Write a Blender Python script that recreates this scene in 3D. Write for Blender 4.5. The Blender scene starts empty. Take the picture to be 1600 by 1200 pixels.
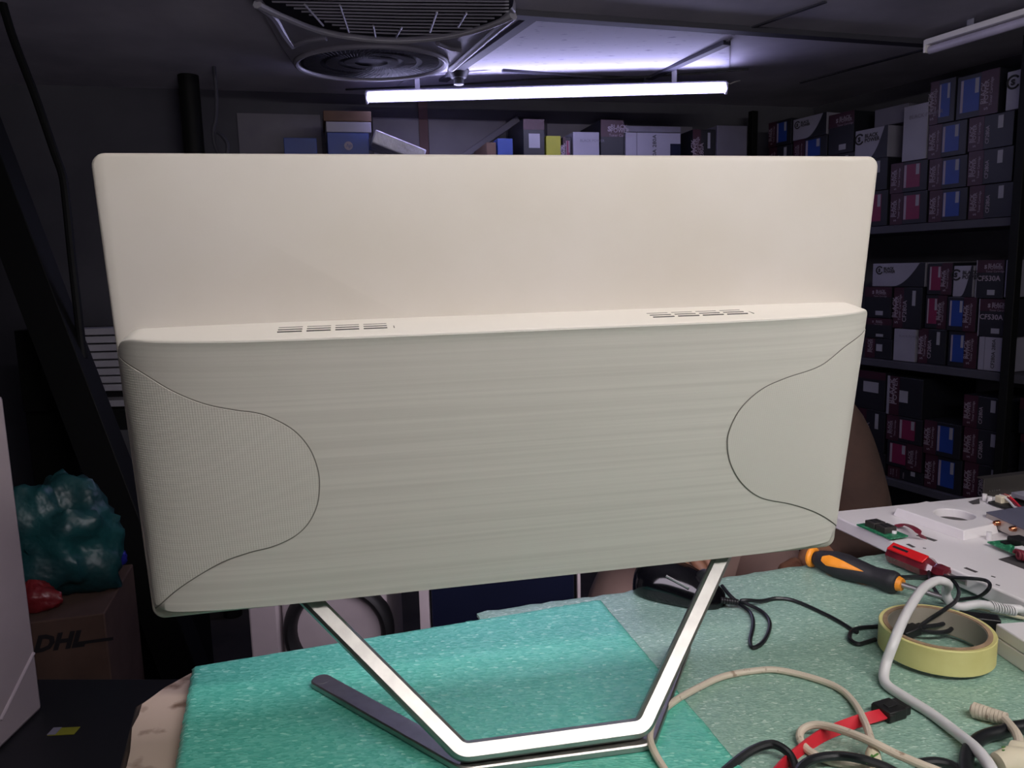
import bpy, bmesh, math, random
from mathutils import Vector as V, Matrix
random.seed(7)
SC = bpy.context.scene
COL = SC.collection

# ------------------------------------------------------------------ camera, world, exposure
CZ = 1.203                       # camera height above the floor
FPX = 1200.0                     # focal length in pixels of the 1600 x 1200 frame
_p, _r = math.radians(8.5), math.radians(-1.466)
FW = V((0, math.cos(_p), -math.sin(_p)))
_R = V((1, 0, 0)); _U = _R.cross(FW)
RT = _R * math.cos(_r) + _U * math.sin(_r)
UP = _U * math.cos(_r) - _R * math.sin(_r)
CP = V((0, 0, CZ))
cam_d = bpy.data.cameras.new('camera'); cam_d.sensor_width = 36; cam_d.lens = 27.0
cam_d.clip_start = 0.02
cam = bpy.data.objects.new('camera', cam_d); COL.objects.link(cam)
M = Matrix.Identity(4)
for i, a in enumerate((RT, UP, -FW)):
    M[0][i], M[1][i], M[2][i] = a
M.translation = CP
cam.matrix_world = M
SC.camera = cam
w = bpy.data.worlds.new('world'); SC.world = w; w.use_nodes = True
w.node_tree.nodes['Background'].inputs[0].default_value = (0.5, 0.5, 0.62, 1)
w.node_tree.nodes['Background'].inputs[1].default_value = 0.012
SC.view_settings.view_transform = 'Standard'
SC.view_settings.look = 'None'
SC.view_settings.gamma = 1.0
SC.view_settings.exposure = 0.0
SC.view_settings.use_curve_mapping = False
NEAR_POWER = 124.0                # emission of the tube above the workbench
FAR_POWER = 34.0                  # emission of the tube at the far end of the room
NEAR_COL = (1.0, 0.95, 0.905)
FAR_COL = (0.60, 0.58, 1.0)

# ------------------------------------------------------------------ measuring helpers
def ray(x, y):
    return FW + RT * ((x - 800) / FPX) - UP * ((y - 600) / FPX)
def onz(x, y, z):
    r = ray(x, y); return CP + r * ((z - CZ) / r.z)
def atd(x, y, d):
    return CP + ray(x, y) * d
def onpl(x, y, p, n):
    r = ray(x, y); return CP + r * ((p - CP).dot(n) / r.dot(n))

# ------------------------------------------------------------------ mesh helpers
class MB:
    def __init__(s): s.v = []; s.f = []
    def add(s, vs, fs):
        b = len(s.v); s.v += [V(p) for p in vs]; s.f += [tuple(i + b for i in f) for f in fs]; return s
    def obox(s, c, ax, h):
        c = V(c); a, b, d = [V(x).normalized() * k for x, k in zip(ax, h)]
        vs = [c + a * i + b * j + d * k for i in (-1, 1) for j in (-1, 1) for k in (-1, 1)]
        return s.add(vs, [(0, 1, 3, 2), (4, 6, 7, 5), (0, 4, 5, 1), (2, 3, 7, 6), (0, 2, 6, 4), (1, 5, 7, 3)])
    def box(s, x0, x1, y0, y1, z0, z1):
        return s.obox(((x0 + x1) / 2, (y0 + y1) / 2, (z0 + z1) / 2), ((1, 0, 0), (0, 1, 0), (0, 0, 1)),
                      (abs(x1 - x0) / 2, abs(y1 - y0) / 2, abs(z1 - z0) / 2))
    def loft(s, loops, closed=True, caps=True, ring=False):
        n = len(loops[0]); vs = [p for l in loops for p in l]; fs = []
        m = len(loops)
        for i in range(m if ring else m - 1):
            for j in range(n if closed else n - 1):
                a, b = i * n + j, i * n + (j + 1) % n
                k = (i + 1) % m
                fs.append((a, b, k * n + (j + 1) % n, k * n + j))
        if caps and not ring and closed:
            fs.append(tuple(range(n))); fs.append(tuple((m - 1) * n + j for j in range(n)))
        return s.add(vs, fs)
    def grid(s, rows): return s.loft(rows, closed=False, caps=False)
    def prism(s, pts, ext):
        ext = V(ext); return s.loft([[V(p) for p in pts], [V(p) + ext for p in pts]])
    def tube(s, pts, r, n=10, ring=False, flat=1.0):
        pts = [V(p) for p in pts]; m = len(pts); loops = []; nrm = None
        for i in range(m):
            if ring: t = pts[(i + 1) % m] - pts[i - 1]
            else: t = pts[min(i + 1, m - 1)] - pts[max(i - 1, 0)]
            t.normalize()
            if nrm is None:
                nrm = V((0, 0, 1)) - t * t.z
                if nrm.length < 0.1: nrm = V((1, 0, 0)) - t * t.x
            nrm = nrm - t * nrm.dot(t); nrm.normalize(); b = t.cross(nrm)
            rr = r[i] if isinstance(r, (list, tuple)) else r
            loops.append([pts[i] + nrm * (rr * flat * math.cos(a)) + b * (rr * math.sin(a))
                          for a in (2 * math.pi * k / n for k in range(n))])
        return s.loft(loops, ring=ring)
    def lathe(s, prof, o, ax, n=32, closed_prof=False):
        o = V(o); ax = V(ax).normalized()
        e = ax.orthogonal().normalized(); g = ax.cross(e)
        loops = []
        for k in range(n):
            a = 2 * math.pi * k / n; d = e * math.cos(a) + g * math.sin(a)
            loops.append([o + d * r + ax * h for r, h in prof])
        b = len(s.v); m = len(prof)
        s.v += [p for l in loops for p in l]
        for k in range(n):
            k2 = (k + 1) % n
            for j in range(m if closed_prof else m - 1):
                j2 = (j + 1) % m
                s.f.append((b + k * m + j, b + k2 * m + j, b + k2 * m + j2, b + k * m + j2))
        if not closed_prof:
            for j in (0, m - 1):
                if prof[j][0] > 1e-6: s.f.append(tuple(b + k * m + j for k in range(n)))
        return s
    def text(s, txt, o, ex, ey, size, off=None, align='LEFT', bold=0.0, shear=0.0):
        vs, fs = text_geo(txt, align, bold, shear)
        o = V(o); ex = V(ex).normalized(); ey = V(ey).normalized()
        n = ex.cross(ey) if off is None else V(off)
        return s.add([o + (ex * x + ey * y) * size + (n * 0.0006 if off is None else n) for x, y in vs], fs)

_tc = {}
def text_geo(txt, align, bold, shear=0.0):
    k = (txt, align, bold, shear)
    if k not in _tc:
        cu = bpy.data.curves.new('lettering', 'FONT'); cu.body = txt; cu.align_x = align; cu.offset = bold
        cu.shear = shear; cu.resolution_u = 2
        o = bpy.data.objects.new('lettering', cu); COL.objects.link(o)
        me = bpy.data.meshes.new_from_object(o.evaluated_get(bpy.context.evaluated_depsgraph_get()))
        _tc[k] = ([(p.co.x, p.co.y) for p in me.vertices], [tuple(p.vertices) for p in me.polygons])
        bpy.data.objects.remove(o); bpy.data.curves.remove(cu); bpy.data.meshes.remove(me)
    return _tc[k]

def spline(pts, k=8, ring=False):
    pts = [V(p) for p in pts]; n = len(pts); out = []
    for i in range(n if ring else n - 1):
        if ring: a, b, c, d = pts[i - 1], pts[i], pts[(i + 1) % n], pts[(i + 2) % n]
        else: a, b, c, d = pts[max(i - 1, 0)], pts[i], pts[i + 1], pts[min(i + 2, n - 1)]
        for j in range(k):
            t = j / k
            out.append(0.5 * ((2 * b) + (c - a) * t + (2 * a - 5 * b + 4 * c - d) * t * t + (3 * b - a - 3 * c + d) * t ** 3))
    if not ring: out.append(pts[-1])
    return out

WM = {}
def mesh_of(mb, name, mi, smooth, recalc=True):
    me = bpy.data.meshes.new(name)
    me.from_pydata([tuple(mi @ p) for p in mb.v], [], mb.f)
    if recalc:
        bm = bmesh.new(); bm.from_mesh(me)
        bmesh.ops.remove_doubles(bm, verts=bm.verts, dist=1e-6)
        bmesh.ops.recalc_face_normals(bm, faces=bm.faces); bm.to_mesh(me); bm.free()
    if smooth:
        for p in me.polygons: p.use_smooth = True
        me.set_sharp_from_angle(angle=math.radians(smooth))
    return me
def finish(o, mat, bevel, sub=0):
    o.data.materials.append(mat)
    if bevel:
        m = o.modifiers.new('bevel', 'BEVEL'); m.width = bevel; m.segments = 2; m.limit_method = 'ANGLE'; m.angle_limit = math.radians(40)
    if sub:
        m = o.modifiers.new('sub', 'SUBSURF'); m.levels = sub; m.render_levels = sub
def thing(name, label, cat, loc=(0, 0, 0), rot=None, group=None):
    o = bpy.data.objects.new(name, None); COL.objects.link(o); o.empty_display_size = 0.05
    m = Matrix.Translation(V(loc))
    if rot is not None: m = m @ rot
    o.matrix_world = m; WM[o.name] = m
    o['label'] = label; o['category'] = cat
    if group: o['group'] = group
    return o
def part(name, mb, mat, parent, bevel=0, smooth=35, label=None, sub=0, recalc=True):
    m = WM[parent.name]
    o = bpy.data.objects.new(name, mesh_of(mb, name, m.inverted(), smooth, recalc)); COL.objects.link(o)
    o.parent = parent; WM[o.name] = m
    if label: o['label'] = label
    finish(o, mat, bevel, sub); return o
def solo(name, mb, mat, label, cat, loc=None, bevel=0, smooth=35, group=None, sub=0, recalc=True):
    if loc is None:
        n = len(mb.v); c = sum(mb.v, V()) / n; loc = V((c.x, c.y, min(p.z for p in mb.v)))
    m = Matrix.Translation(V(loc))
    o = bpy.data.objects.new(name, mesh_of(mb, name, m.inverted(), smooth, recalc)); COL.objects.link(o)
    o.matrix_world = m; WM[o.name] = m
    if cat: o['label'] = label; o['category'] = cat
    if group: o['group'] = group
    finish(o, mat, bevel, sub); return o
def struct(name, mb, mat, label=None, bevel=0):
    o = solo(name, mb, mat, None, None, (0, 0, 0), bevel); o['kind'] = 'structure'
    if label: o['label'] = label
    return o

# ------------------------------------------------------------------ materials
def lin(c):
    return tuple(((x / 255) / 12.92 if x / 255 <= .04045 else ((x / 255 + .055) / 1.055) ** 2.4) for x in c) + (1,)
def mat(name, col, rough=.5, metal=0., col2=None, nscale=8, bump=0., bscale=60, stretch=None, spec=.5, detail=4,
        trans=0., ramp=(.35, .65), coat=0., bdist=.001):
    m = bpy.data.materials.new(name); m.use_nodes = True; t = m.node_tree; b = t.nodes['Principled BSDF']
    b.inputs['Base Color'].default_value = lin(col); b.inputs['Roughness'].default_value = rough
    b.inputs['Metallic'].default_value = metal; b.inputs['Specular IOR Level'].default_value = spec
    b.inputs['Coat Weight'].default_value = coat
    if trans: b.inputs['Transmission Weight'].default_value = trans
    tc = t.nodes.new('ShaderNodeTexCoord'); mp = t.nodes.new('ShaderNodeMapping')
    t.links.new(tc.outputs['Object'], mp.inputs['Vector'])
    if stretch: mp.inputs['Scale'].default_value = stretch
    if col2 is None: col2 = tuple(max(0, c * .9) for c in col)
    nz = t.nodes.new('ShaderNodeTexNoise'); nz.inputs['Scale'].default_value = nscale; nz.inputs['Detail'].default_value = detail
    t.links.new(mp.outputs[0], nz.inputs['Vector'])
    r = t.nodes.new('ShaderNodeValToRGB'); r.color_ramp.elements[0].position = ramp[0]; r.color_ramp.elements[1].position = ramp[1]
    r.color_ramp.elements[0].color = lin(col); r.color_ramp.elements[1].color = lin(col2)
    t.links.new(nz.outputs['Fac'], r.inputs['Fac']); t.links.new(r.outputs[0], b.inputs['Base Color'])
    if bump:
        n2 = t.nodes.new('ShaderNodeTexNoise'); n2.inputs['Scale'].default_value = bscale; n2.inputs['Detail'].default_value = 3
        t.links.new(mp.outputs[0], n2.inputs['Vector'])
        bp = t.nodes.new('ShaderNodeBump'); bp.inputs['Strength'].default_value = bump; bp.inputs['Distance'].default_value = bdist
        t.links.new(n2.outputs['Fac'], bp.inputs['Height']); t.links.new(bp.outputs[0], b.inputs['Normal'])
    return m
def emat(name, col, power, base=(235, 235, 240)):
    m = bpy.data.materials.new(name); m.use_nodes = True; b = m.node_tree.nodes['Principled BSDF']
    b.inputs['Base Color'].default_value = lin(base)
    b.inputs['Emission Color'].default_value = tuple(col) + (1,); b.inputs['Emission Strength'].default_value = power
    return m
def foam(name, ca, cb, cc, scale):
    """closed-cell packing foam: shiny little cells, the palest coloured in as glints"""
    m = bpy.data.materials.new(name); m.use_nodes = True; t = m.node_tree; b = t.nodes['Principled BSDF']
    tc = t.nodes.new('ShaderNodeTexCoord'); mp = t.nodes.new('ShaderNodeMapping'); t.links.new(tc.outputs['Object'], mp.inputs[0])
    mp.inputs['Scale'].default_value = (0.62, 1.25, 1.0); mp.inputs['Rotation'].default_value = (0, 0, .2)
    nz = t.nodes.new('ShaderNodeTexNoise'); nz.inputs['Scale'].default_value = 30; nz.inputs['Detail'].default_value = 2
    t.links.new(mp.outputs[0], nz.inputs['Vector'])
    mx = t.nodes.new('ShaderNodeMix'); mx.data_type = 'VECTOR'; mx.inputs[0].default_value = .006
    t.links.new(mp.outputs[0], mx.inputs[4]); t.links.new(nz.outputs['Color'], mx.inputs[5])
    vo = t.nodes.new('ShaderNodeTexVoronoi'); vo.inputs['Scale'].default_value = scale
    t.links.new(mx.outputs[1], vo.inputs['Vector'])
    r = t.nodes.new('ShaderNodeValToRGB'); e = r.color_ramp.elements
    e[0].position = 0; e[0].color = lin(ca); e[1].position = .93; e[1].color = lin(cb)
    q = e.new(.985); q.color = lin(cc)  # a few cells coloured pale as painted sparkle
    wn = t.nodes.new('ShaderNodeTexNoise'); wn.inputs['Scale'].default_value = scale * .8; wn.inputs['Detail'].default_value = 3
    t.links.new(mx.outputs[1], wn.inputs['Vector'])
    sp = t.nodes.new('ShaderNodeSeparateColor'); t.links.new(vo.outputs['Color'], sp.inputs[0])
    t.links.new(sp.outputs[0], r.inputs['Fac']); t.links.new(r.outputs[0], b.inputs['Base Color'])
    b.inputs['Roughness'].default_value = .27; b.inputs['Specular IOR Level'].default_value = 1.0
    ad = t.nodes.new('ShaderNodeMath'); ad.operation = 'ADD'
    t.links.new(vo.outputs['Distance'], ad.inputs[0]); t.links.new(wn.outputs['Fac'], ad.inputs[1])
    bp = t.nodes.new('ShaderNodeBump'); bp.inputs['Strength'].default_value = .45; bp.inputs['Distance'].default_value = .001
    t.links.new(ad.outputs[0], bp.inputs['Height']); t.links.new(bp.outputs[0], b.inputs['Normal'])
    return m
def grille_mat(name, col, pitch):
    """fine punched speaker mesh, worn smooth towards nothing"""
    m = bpy.data.materials.new(name); m.use_nodes = True; t = m.node_tree; b = t.nodes['Principled BSDF']
    b.inputs['Roughness'].default_value = .55; b.inputs['Base Color'].default_value = lin(col)
    tc = t.nodes.new('ShaderNodeTexCoord'); sx = t.nodes.new('ShaderNodeSeparateXYZ'); t.links.new(tc.outputs['Object'], sx.inputs[0])
    outs = []
    for s1 in (1, -1):
        a = t.nodes.new('ShaderNodeMath'); a.operation = 'MULTIPLY'; a.inputs[1].default_value = s1
        t.links.new(sx.outputs['X'], a.inputs[0])
        c = t.nodes.new('ShaderNodeMath'); c.operation = 'ADD'; t.links.new(a.outputs[0], c.inputs[0]); t.links.new(sx.outputs['Z'], c.inputs[1])
        d = t.nodes.new('ShaderNodeMath'); d.operation = 'MULTIPLY'; d.inputs[1].default_value = math.pi / pitch * 1.0
        t.links.new(c.outputs[0], d.inputs[0])
        s = t.nodes.new('ShaderNodeMath'); s.operation = 'SINE'; t.links.new(d.outputs[0], s.inputs[0]); outs.append(s)
    mu = t.nodes.new('ShaderNodeMath'); mu.operation = 'MULTIPLY'
    t.links.new(outs[0].outputs[0], mu.inputs[0]); t.links.new(outs[1].outputs[0], mu.inputs[1])
    bp = t.nodes.new('ShaderNodeBump'); bp.inputs['Strength'].default_value = .3; bp.inputs['Distance'].default_value = .00018
    t.links.new(mu.outputs[0], bp.inputs['Height']); t.links.new(bp.outputs[0], b.inputs['Normal'])
    return m

m_white = mat('white_plastic_lit', (238, 233, 226), .42, col2=(232, 226, 217), nscale=9, ramp=(.3, .75))  # ledge only: tone raised to paint in the light from above
m_back = mat('white_back_darkened', (206, 200, 194), .45, col2=(198, 191, 181), nscale=9, ramp=(.3, .75))  # same plastic as the housing, darkened to paint in its lower light level
m_brush = mat('brushed_white_plastic', (216, 212, 205), .5, col2=(206, 202, 195), nscale=5, bump=.13, bscale=9, stretch=(.5, 1, 70), bdist=.0006, detail=6)
m_grille = grille_mat('speaker_mesh', (211, 207, 200), .0017)
m_seam = mat('seam_grey', (120, 117, 110), .7)
m_dark = mat('matte_black', (22, 22, 24), .55)
m_gloss = mat('gloss_black', (8, 8, 11), .12)
m_rubber = mat('black_rubber', (20, 20, 22), .45, bump=.1, bscale=300)
m_screen = emat("added_screen_glow", (.95, .85, 1.0), 6.8, (10, 10, 12))  # unseen screen glow, added to give the blue band on the mat
m_alu = mat('satin_aluminium', (172, 170, 167), .42, 1.0, col2=(162, 160, 157), nscale=90)
m_teal = foam('teal_foam', (80, 176, 154), (106, 198, 176), (140, 216, 196), 420)
m_grey = foam('grey_green_foam', (128, 164, 148), (152, 186, 170), (186, 212, 198), 560)
m_bench = mat('worn_white_paint', (176, 158, 142), .65, col2=(96, 72, 54), nscale=34, ramp=(.56, .70), bump=.3, bscale=60)
m_benchedge = mat('chipped_wood', (58, 44, 34), .8, col2=(28, 22, 18), nscale=40)
m_chassis = mat('white_abs', (228, 224, 226), .38, col2=(222, 218, 220))
m_slot = mat('slot_shadow_grey', (70, 66, 66), .8)
m_pcb = mat('green_circuit_board', (34, 112, 78), .4, col2=(86, 160, 122), nscale=300, ramp=(.55, .62))
m_steel = mat('dull_steel', (84, 80, 78), .45, .7)
m_heat = mat('grey_blue_heatsink', (112, 112, 132), .5, .3)
m_heats = mat('pale_zinc', (180, 172, 168), .4, .6)
m_copper = mat('copper', (214, 140, 104), .25, 1.0)
m_orange = mat('orange_rubber', (246, 152, 38), .5)
m_grip = mat('black_grip', (32, 31, 36), .6, bump=.15, bscale=400)
m_redcore = mat('red_plastic', (205, 28, 34), .25)
m_redclear = mat('clear_red_plastic', (112, 34, 44), .12, coat=.6, col2=(84, 26, 36), nscale=60)
m_tape = mat('yellow_masking_tape', (214, 208, 142), .5, col2=(204, 196, 128), nscale=30)
m_core = mat('brown_cardboard_core', (160, 134, 108), .85, col2=(140, 116, 92), nscale=120)
m_coreg = mat('grey_core_lining', (158, 150, 138), .8)
m_cw = mat('white_cable', (226, 224, 226), .4)
m_cb = mat('beige_cable', (203, 190, 172), .5, col2=(150, 128, 108), nscale=160, ramp=(.62, .72))
m_ck = mat('black_cable', (20, 22, 26), .4)
m_red = mat('red_ribbon_cable', (206, 36, 52), .45)
m_maroon = mat('maroon_wire', (120, 30, 48), .5)
m_cream = mat('cream_tape', (222, 212, 186), .6, bump=.3, bscale=80)
m_green = mat('green_marking', (80, 130, 60), .6)
m_card = mat('brown_cardboard', (88, 66, 54), .85, col2=(78, 58, 47), nscale=14)
m_ink = mat('black_ink', (22, 20, 22), .7)
m_inkg = mat('grey_ink', (105, 100, 115), .7)
m_boxk = mat('black_carton', (20, 21, 30), .5, col2=(20, 20, 28))
m_boxm = mat('maroon_print', (50, 18, 34), .5)
m_boxmag = mat('magenta_print', (106, 26, 62), .5)
m_boxb = mat('blue_print', (24, 52, 124), .5)
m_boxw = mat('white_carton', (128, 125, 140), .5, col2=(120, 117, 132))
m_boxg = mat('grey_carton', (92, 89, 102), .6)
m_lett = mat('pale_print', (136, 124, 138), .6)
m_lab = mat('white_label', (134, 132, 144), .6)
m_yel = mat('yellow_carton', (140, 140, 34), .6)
m_ceil = mat('dirty_grey_ceiling', (186, 183, 192), .8, col2=(164, 161, 172), nscale=5)
m_tile = mat('pale_ceiling_tile', (168, 166, 176), .7, col2=(120, 118, 136), nscale=26, ramp=(.62, .70), stretch=(1, 3, 1))
m_bar = mat('dark_ceiling_bar', (56, 55, 66), .7)
m_wall = mat('grey_plaster', (76, 75, 84), .9, col2=(64, 63, 73), nscale=3, bump=.2, bscale=30)
m_floor = mat('dark_floor', (60, 56, 54), .7, col2=(46, 43, 42), nscale=6)
m_fan = mat('grey_fan_plastic', (150, 148, 158), .5)
m_fand = mat('fan_dark', (22, 22, 30), .8, spec=.2)
m_blacksteel = mat('black_painted_steel', (12, 13, 14), .65, spec=.2)
m_cabw = mat('off_white_enamel', (164, 153, 152), .5, col2=(152, 142, 141), nscale=5)
m_slat = mat('pale_slats', (150, 148, 158), .6)
m_bag = mat('green_plastic_bag', (22, 72, 74), .45, col2=(16, 52, 55), nscale=14, bump=.9, bscale=16, bdist=.012)
m_bagr = mat('red_plastic_bag', (126, 34, 38), .35, bump=.6, bscale=25, bdist=.01)
m_bagb = mat('navy_plastic_bag', (36, 40, 130), .3, bump=.5, bscale=25, bdist=.01)
m_skin = mat('skin', (150, 106, 82), .55)
m_shirt = mat('brown_cloth', (66, 46, 38), .9, col2=(56, 39, 33), nscale=20, bump=.5, bscale=26, bdist=.006)
m_trou = mat('dusty_pink_cloth', (146, 120, 112), .9, bump=.4, bscale=30, bdist=.004)
m_hair = mat('black_hair', (18, 15, 14), .6, bump=.6, bscale=200)
m_eye = mat('eye_white', (220, 215, 208), .3)
m_navy = mat('navy_black_panel', (20, 24, 44), .25)
m_casing = mat('warm_grey_casing', (186, 174, 176), .6)

# ------------------------------------------------------------------ the room
CEIL = 1.85
ang = math.radians(24.6)
E1 = V((-math.sin(ang), math.cos(ang), 0)); E2 = V((math.cos(ang), math.sin(ang), 0))
S0 = V((1.36, 2.43, 0))                       # a point on the front plane of the right-hand rack
b14 = math.radians(14)
G1 = V((math.cos(b14), math.sin(b14), 0)); G2 = V((-math.sin(b14), math.cos(b14), 0))   # along / into the back wall
B0 = V((1.117, 3.35, 0))
def cross2(p, d, q, e):
    den = d.x * e.y - d.y * e.x; t = ((q.x - p.x) * e.y - (q.y - p.y) * e.x) / den; return p + d * t
RW = S0 + E2 * 0.36
cBR = cross2(B0, G1, RW, E1)
cFR = cross2(V((0, -1.6, 0)), V((1, 0, 0)), RW, E1)
cBL = cross2(B0, G1, V((-2.1, 0, 0)), V((0, 1, 0)))
cFL = V((-2.1, -1.6, 0))
def wall(name, a, b, m=None):
    d = (b - a).normalized(); n = V((d.y, -d.x, 0))
    cen = (cBR + cFL) / 2
    if (a - cen).dot(n) < 0: n = -n
    q = [a, b, b + n * .06, a + n * .06]
    return struct(name, MB().prism(q, (0, 0, CEIL + .05)), m or m_wall)
wall('wall_back', cBL, cBR); wall('wall_right', cBR, cFR); wall('wall_front', cFR, cFL); wall('wall_left', cFL, cBL)
foot = [cBL, cBR, cFR, cFL]
struct('floor', MB().prism([p + V((0, 0, -.05)) for p in foot], (0, 0, .05)), m_floor)
struct('ceiling', MB().prism([p + V((0, 0, CEIL)) for p in foot], (0, 0, .06)), m_ceil)
def czp(x, y, dz=0): return onz(x, y, CEIL - dz)
tile = [czp(x, y) for x, y in ((828, 26), (1138, 52), (1012, 119), (700, 104))]
struct('trim_1', MB().prism([p + V((0, 0, -.004)) for p in tile], (0, 0, .003)), m_tile)
strip = [czp(x, y) for x, y in ((700, 108), (1012, 122), (1135, 112), (1135, 66), (1026, 119))]
struct('trim_2', MB().prism([czp(1026, 119) + V((0, 0, -.004)), czp(1140, 60) + V((0, 0, -.004)), czp(1140, 108) + V((0, 0, -.004))], (0, 0, .003)), m_tile)
struct('trim_3', MB().prism([czp(x, y) + V((0, 0, -.004)) for x, y in ((640, 118), (775, 107), (1000, 122), (800, 125), (620, 133))], (0, 0, .003)), m_tile)
def bar(n, a, b, wd, h, m=None):
    a = czp(*a); b = czp(*b); d = (b - a).normalized(); s = d.cross(V((0, 0, 1)))
    struct('trim_%d' % n, MB().obox((a + b) / 2 - V((0, 0, h / 2 + .001)), (d, s, V((0, 0, 1))), ((b - a).length / 2, wd / 2, h / 2)), m or m_bar)
bar(4, (690, 9), (1480, 66), .035, .014)
bar(5, (832, 22), (692, 122), .03, .012)
bar(6, (1136, 63), (1014, 119), .026, .012)
bar(7, (785, 106), (1005, 122), .012, .012)
bar(8, (1250, 128), (1475, 68), .012, .004)
bar(9, (1145, 52), (1290, 1), .012, .004)
struct('trim_10', MB().tube(spline([czp(540, 140, .012), czp(700, 133, .012), czp(860, 123, .010), czp(1010, 120, .010), czp(1170, 108, .012)]), .0032, 8), m_dark)

# ------------------------------------------------------------------ tube lamps
def batten(name, label, a, b, col, power, lit=True, group=None, back=None):
    a = V(a); b = V(b); d = (b - a).normalized(); u = V((0, 0, 1)) if back is None else V(back).normalized(); s = d.cross(u).normalized(); L = (b - a).length
    c = (a + b) / 2
    t = thing(name, label, 'lamp', c, group=group)
    hgt = CEIL - c.z - .0005 - (u.z * .032)
    part('lamp_housing', MB().obox(c + u * .021, (d, s, u), (L / 2, .019, .008)), m_chassis if not lit else m_fan, t, .002)
    for k in (-.36, .36):
        part('mounting_clip', MB().obox(c + d * (k * L) + u * .032 + V((0, 0, hgt / 2)), (d, V((0, 1, 0)), V((0, 0, 1))), (.008, .004, hgt / 2)), m_fan, t)
    mt = emat(name + '_glow', col, power) if lit else mat('frosted_tube', (196, 190, 214), .35)
    part('tube', MB().tube([a + d * .004, b - d * .004], .0118, 16), mt, t)
    for q in (a, b):
        part('end_cap', MB().obox(q + u * .01, (d, s, u), (.004, .019, .018)), m_fan if lit else m_chassis, t, .002)
    return t
TZ = 1.773
la, lb = onz(573, 153, TZ), onz(1135, 138, TZ)
far_lamp = batten('tube_lamp', 'glowing white tube lamp on the ceiling above the back wall', la, lb, FAR_COL, FAR_POWER, back=(0, 1, .45))
batten('tube_lamp', 'lit white tube lamp on the ceiling over the workbench', (0.0, -.14, 1.755), (1.2, -.14, 1.755), NEAR_COL, NEAR_POWER)
p1, p2 = onz(1451, 79, 1.80), onz(1640, 22, 1.80)
batten('tube_lamp', 'unlit pale tube lamp on the ceiling above the right-hand shelves', p1, p1 + (p2 - p1).normalized() * .9, (1, 1, 1), 0, lit=False)
cordp = [lb + V((0, 0, .02)), onz(1140, 131, TZ + .03), onz(1148, 128, TZ + .045), onz(1156, 126, CEIL - .006)]
part('cord', MB().tube(spline(cordp), .002, 6), m_cw, far_lamp)

# ------------------------------------------------------------------ ceiling fan unit
def fan():
    z = CEIL
    t = thing('ceiling_fan', 'grey ceiling fan housing with two round grilles left of the lit ceiling tile', 'fan', czp(590, 60))
    out = [(398, 4), (404, -6), (600, -14), (800, 16), (806, 24), (706, 108), (655, 122), (580, 127), (500, 121), (458, 104), (440, 78)]
    hz = .035
    P = [onz(x, y, z - hz) for x, y in out]
    C1 = onz(615, 20, z - hz); r1 = .235
    C2 = onz(580, 98, z - hz); 
    part('housing', MB().prism([p + V((0, 0, .004)) for p in P], (0, 0, hz - .005)), m_fan, t, .004)
    # raised arms of the frame, each a swept bar
    mb = MB()
    arc = spline([onz(x, y, z - hz) for x, y in ((402, 6), (440, 24), (500, 47), (560, 58), (620, 62), (690, 57), (750, 44), (802, 24))])
    mb.tube(arc, .012, 8, flat=.8)
    part('rim', mb, m_fan, t)
    for pp, r_ in ((((402, 8), (425, 26), (440, 50), (456, 72)), .011), (((456, 72), (480, 64), (510, 60)), .008), (((802, 26), (770, 52), (735, 82), (705, 108)), .011), (((684, 68), (705, 76), (720, 78)), .008)):
        part('frame_arm', MB().tube(spline([onz(x, y, z - hz) for x, y in pp]), r_, 8, flat=.8), m_fan, t)
    # big grille behind the arc
    edge = [onz(x, y, z - hz) for x, y in ((440, 20), (500, 43), (560, 54), (620, 58), (690, 53), (750, 40), (785, 25), (790, -5), (600, -12), (420, -4))]
    part('fan_opening', MB().prism(spline(edge, 4, True), (0, 0, .003)), m_fand, t)
    mb = MB()
    for k in range(12):
        y = -6 + k * 5.2
        lo = 425 + max(0, y) * 2.3 if y > 5 else 425; hi = 795 - max(0, y - 15) * 2.2
        mb.tube([onz(lo, y - 2, z - hz - .002), onz((lo + hi) / 2, y + 1.5, z - hz - .004), onz(hi, y + 3, z - hz - .002)], .0022, 6)
    for xs in ((476, 7, 505, 40), (531, 8, 545, 50), (583, 40, 587, 58), (628, 42, 618, 59), (683, 18, 672, 50), (729, 20, 716, 42)):
        mb.tube([onz(xs[0], xs[1], z - hz - .005), onz(xs[2], xs[3], z - hz - .005)], .0026, 6)
    part('grille', mb, m_fan, t)
    # small round louvre
    el = [onz(580 + 118 * math.cos(a), 98 + 26 * math.sin(a), z - hz) for a in (2 * math.pi * k / 40 for k in range(40))]
    part('louvre_opening', MB().prism([p + (V((C2.x, C2.y, p.z)) - p) * .06 for p in el], (0, 0, .003)), m_fand, t)
    part('louvre_rim', MB().tube(el, .008, 8, ring=True), m_fan, t)
    mb = MB()
    for k in range(72):
        a = 2 * math.pi * k / 72
        for r0, r1_ in ((.22, .36), (.44, .60), (.68, .90)):
            q0 = onz(580 + 118 * r0 * math.cos(a), 98 + 26 * r0 * math.sin(a), z - hz - .003)
            q1 = onz(580 + 118 * r1_ * math.cos(a + .12), 98 + 26 * r1_ * math.sin(a + .12), z - hz - .003)
            mb.tube([q0, q1], .0013, 5)
    part('louvre_fins', mb, mat('fan_fins', (52, 51, 62), .8), t)
fan()
q = onz(716, 107, CEIL)
t = thing('lamp_holder', 'small dark lamp holder on the ceiling at the corner of the fan housing', 'lamp holder', q)
part('base', MB().lathe([(.0, -.001), (.034, -.001), (.036, -.01), (.024, -.03), (0.0, -.032)], q, (0, 0, 1), 20), m_dark, t)
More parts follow.
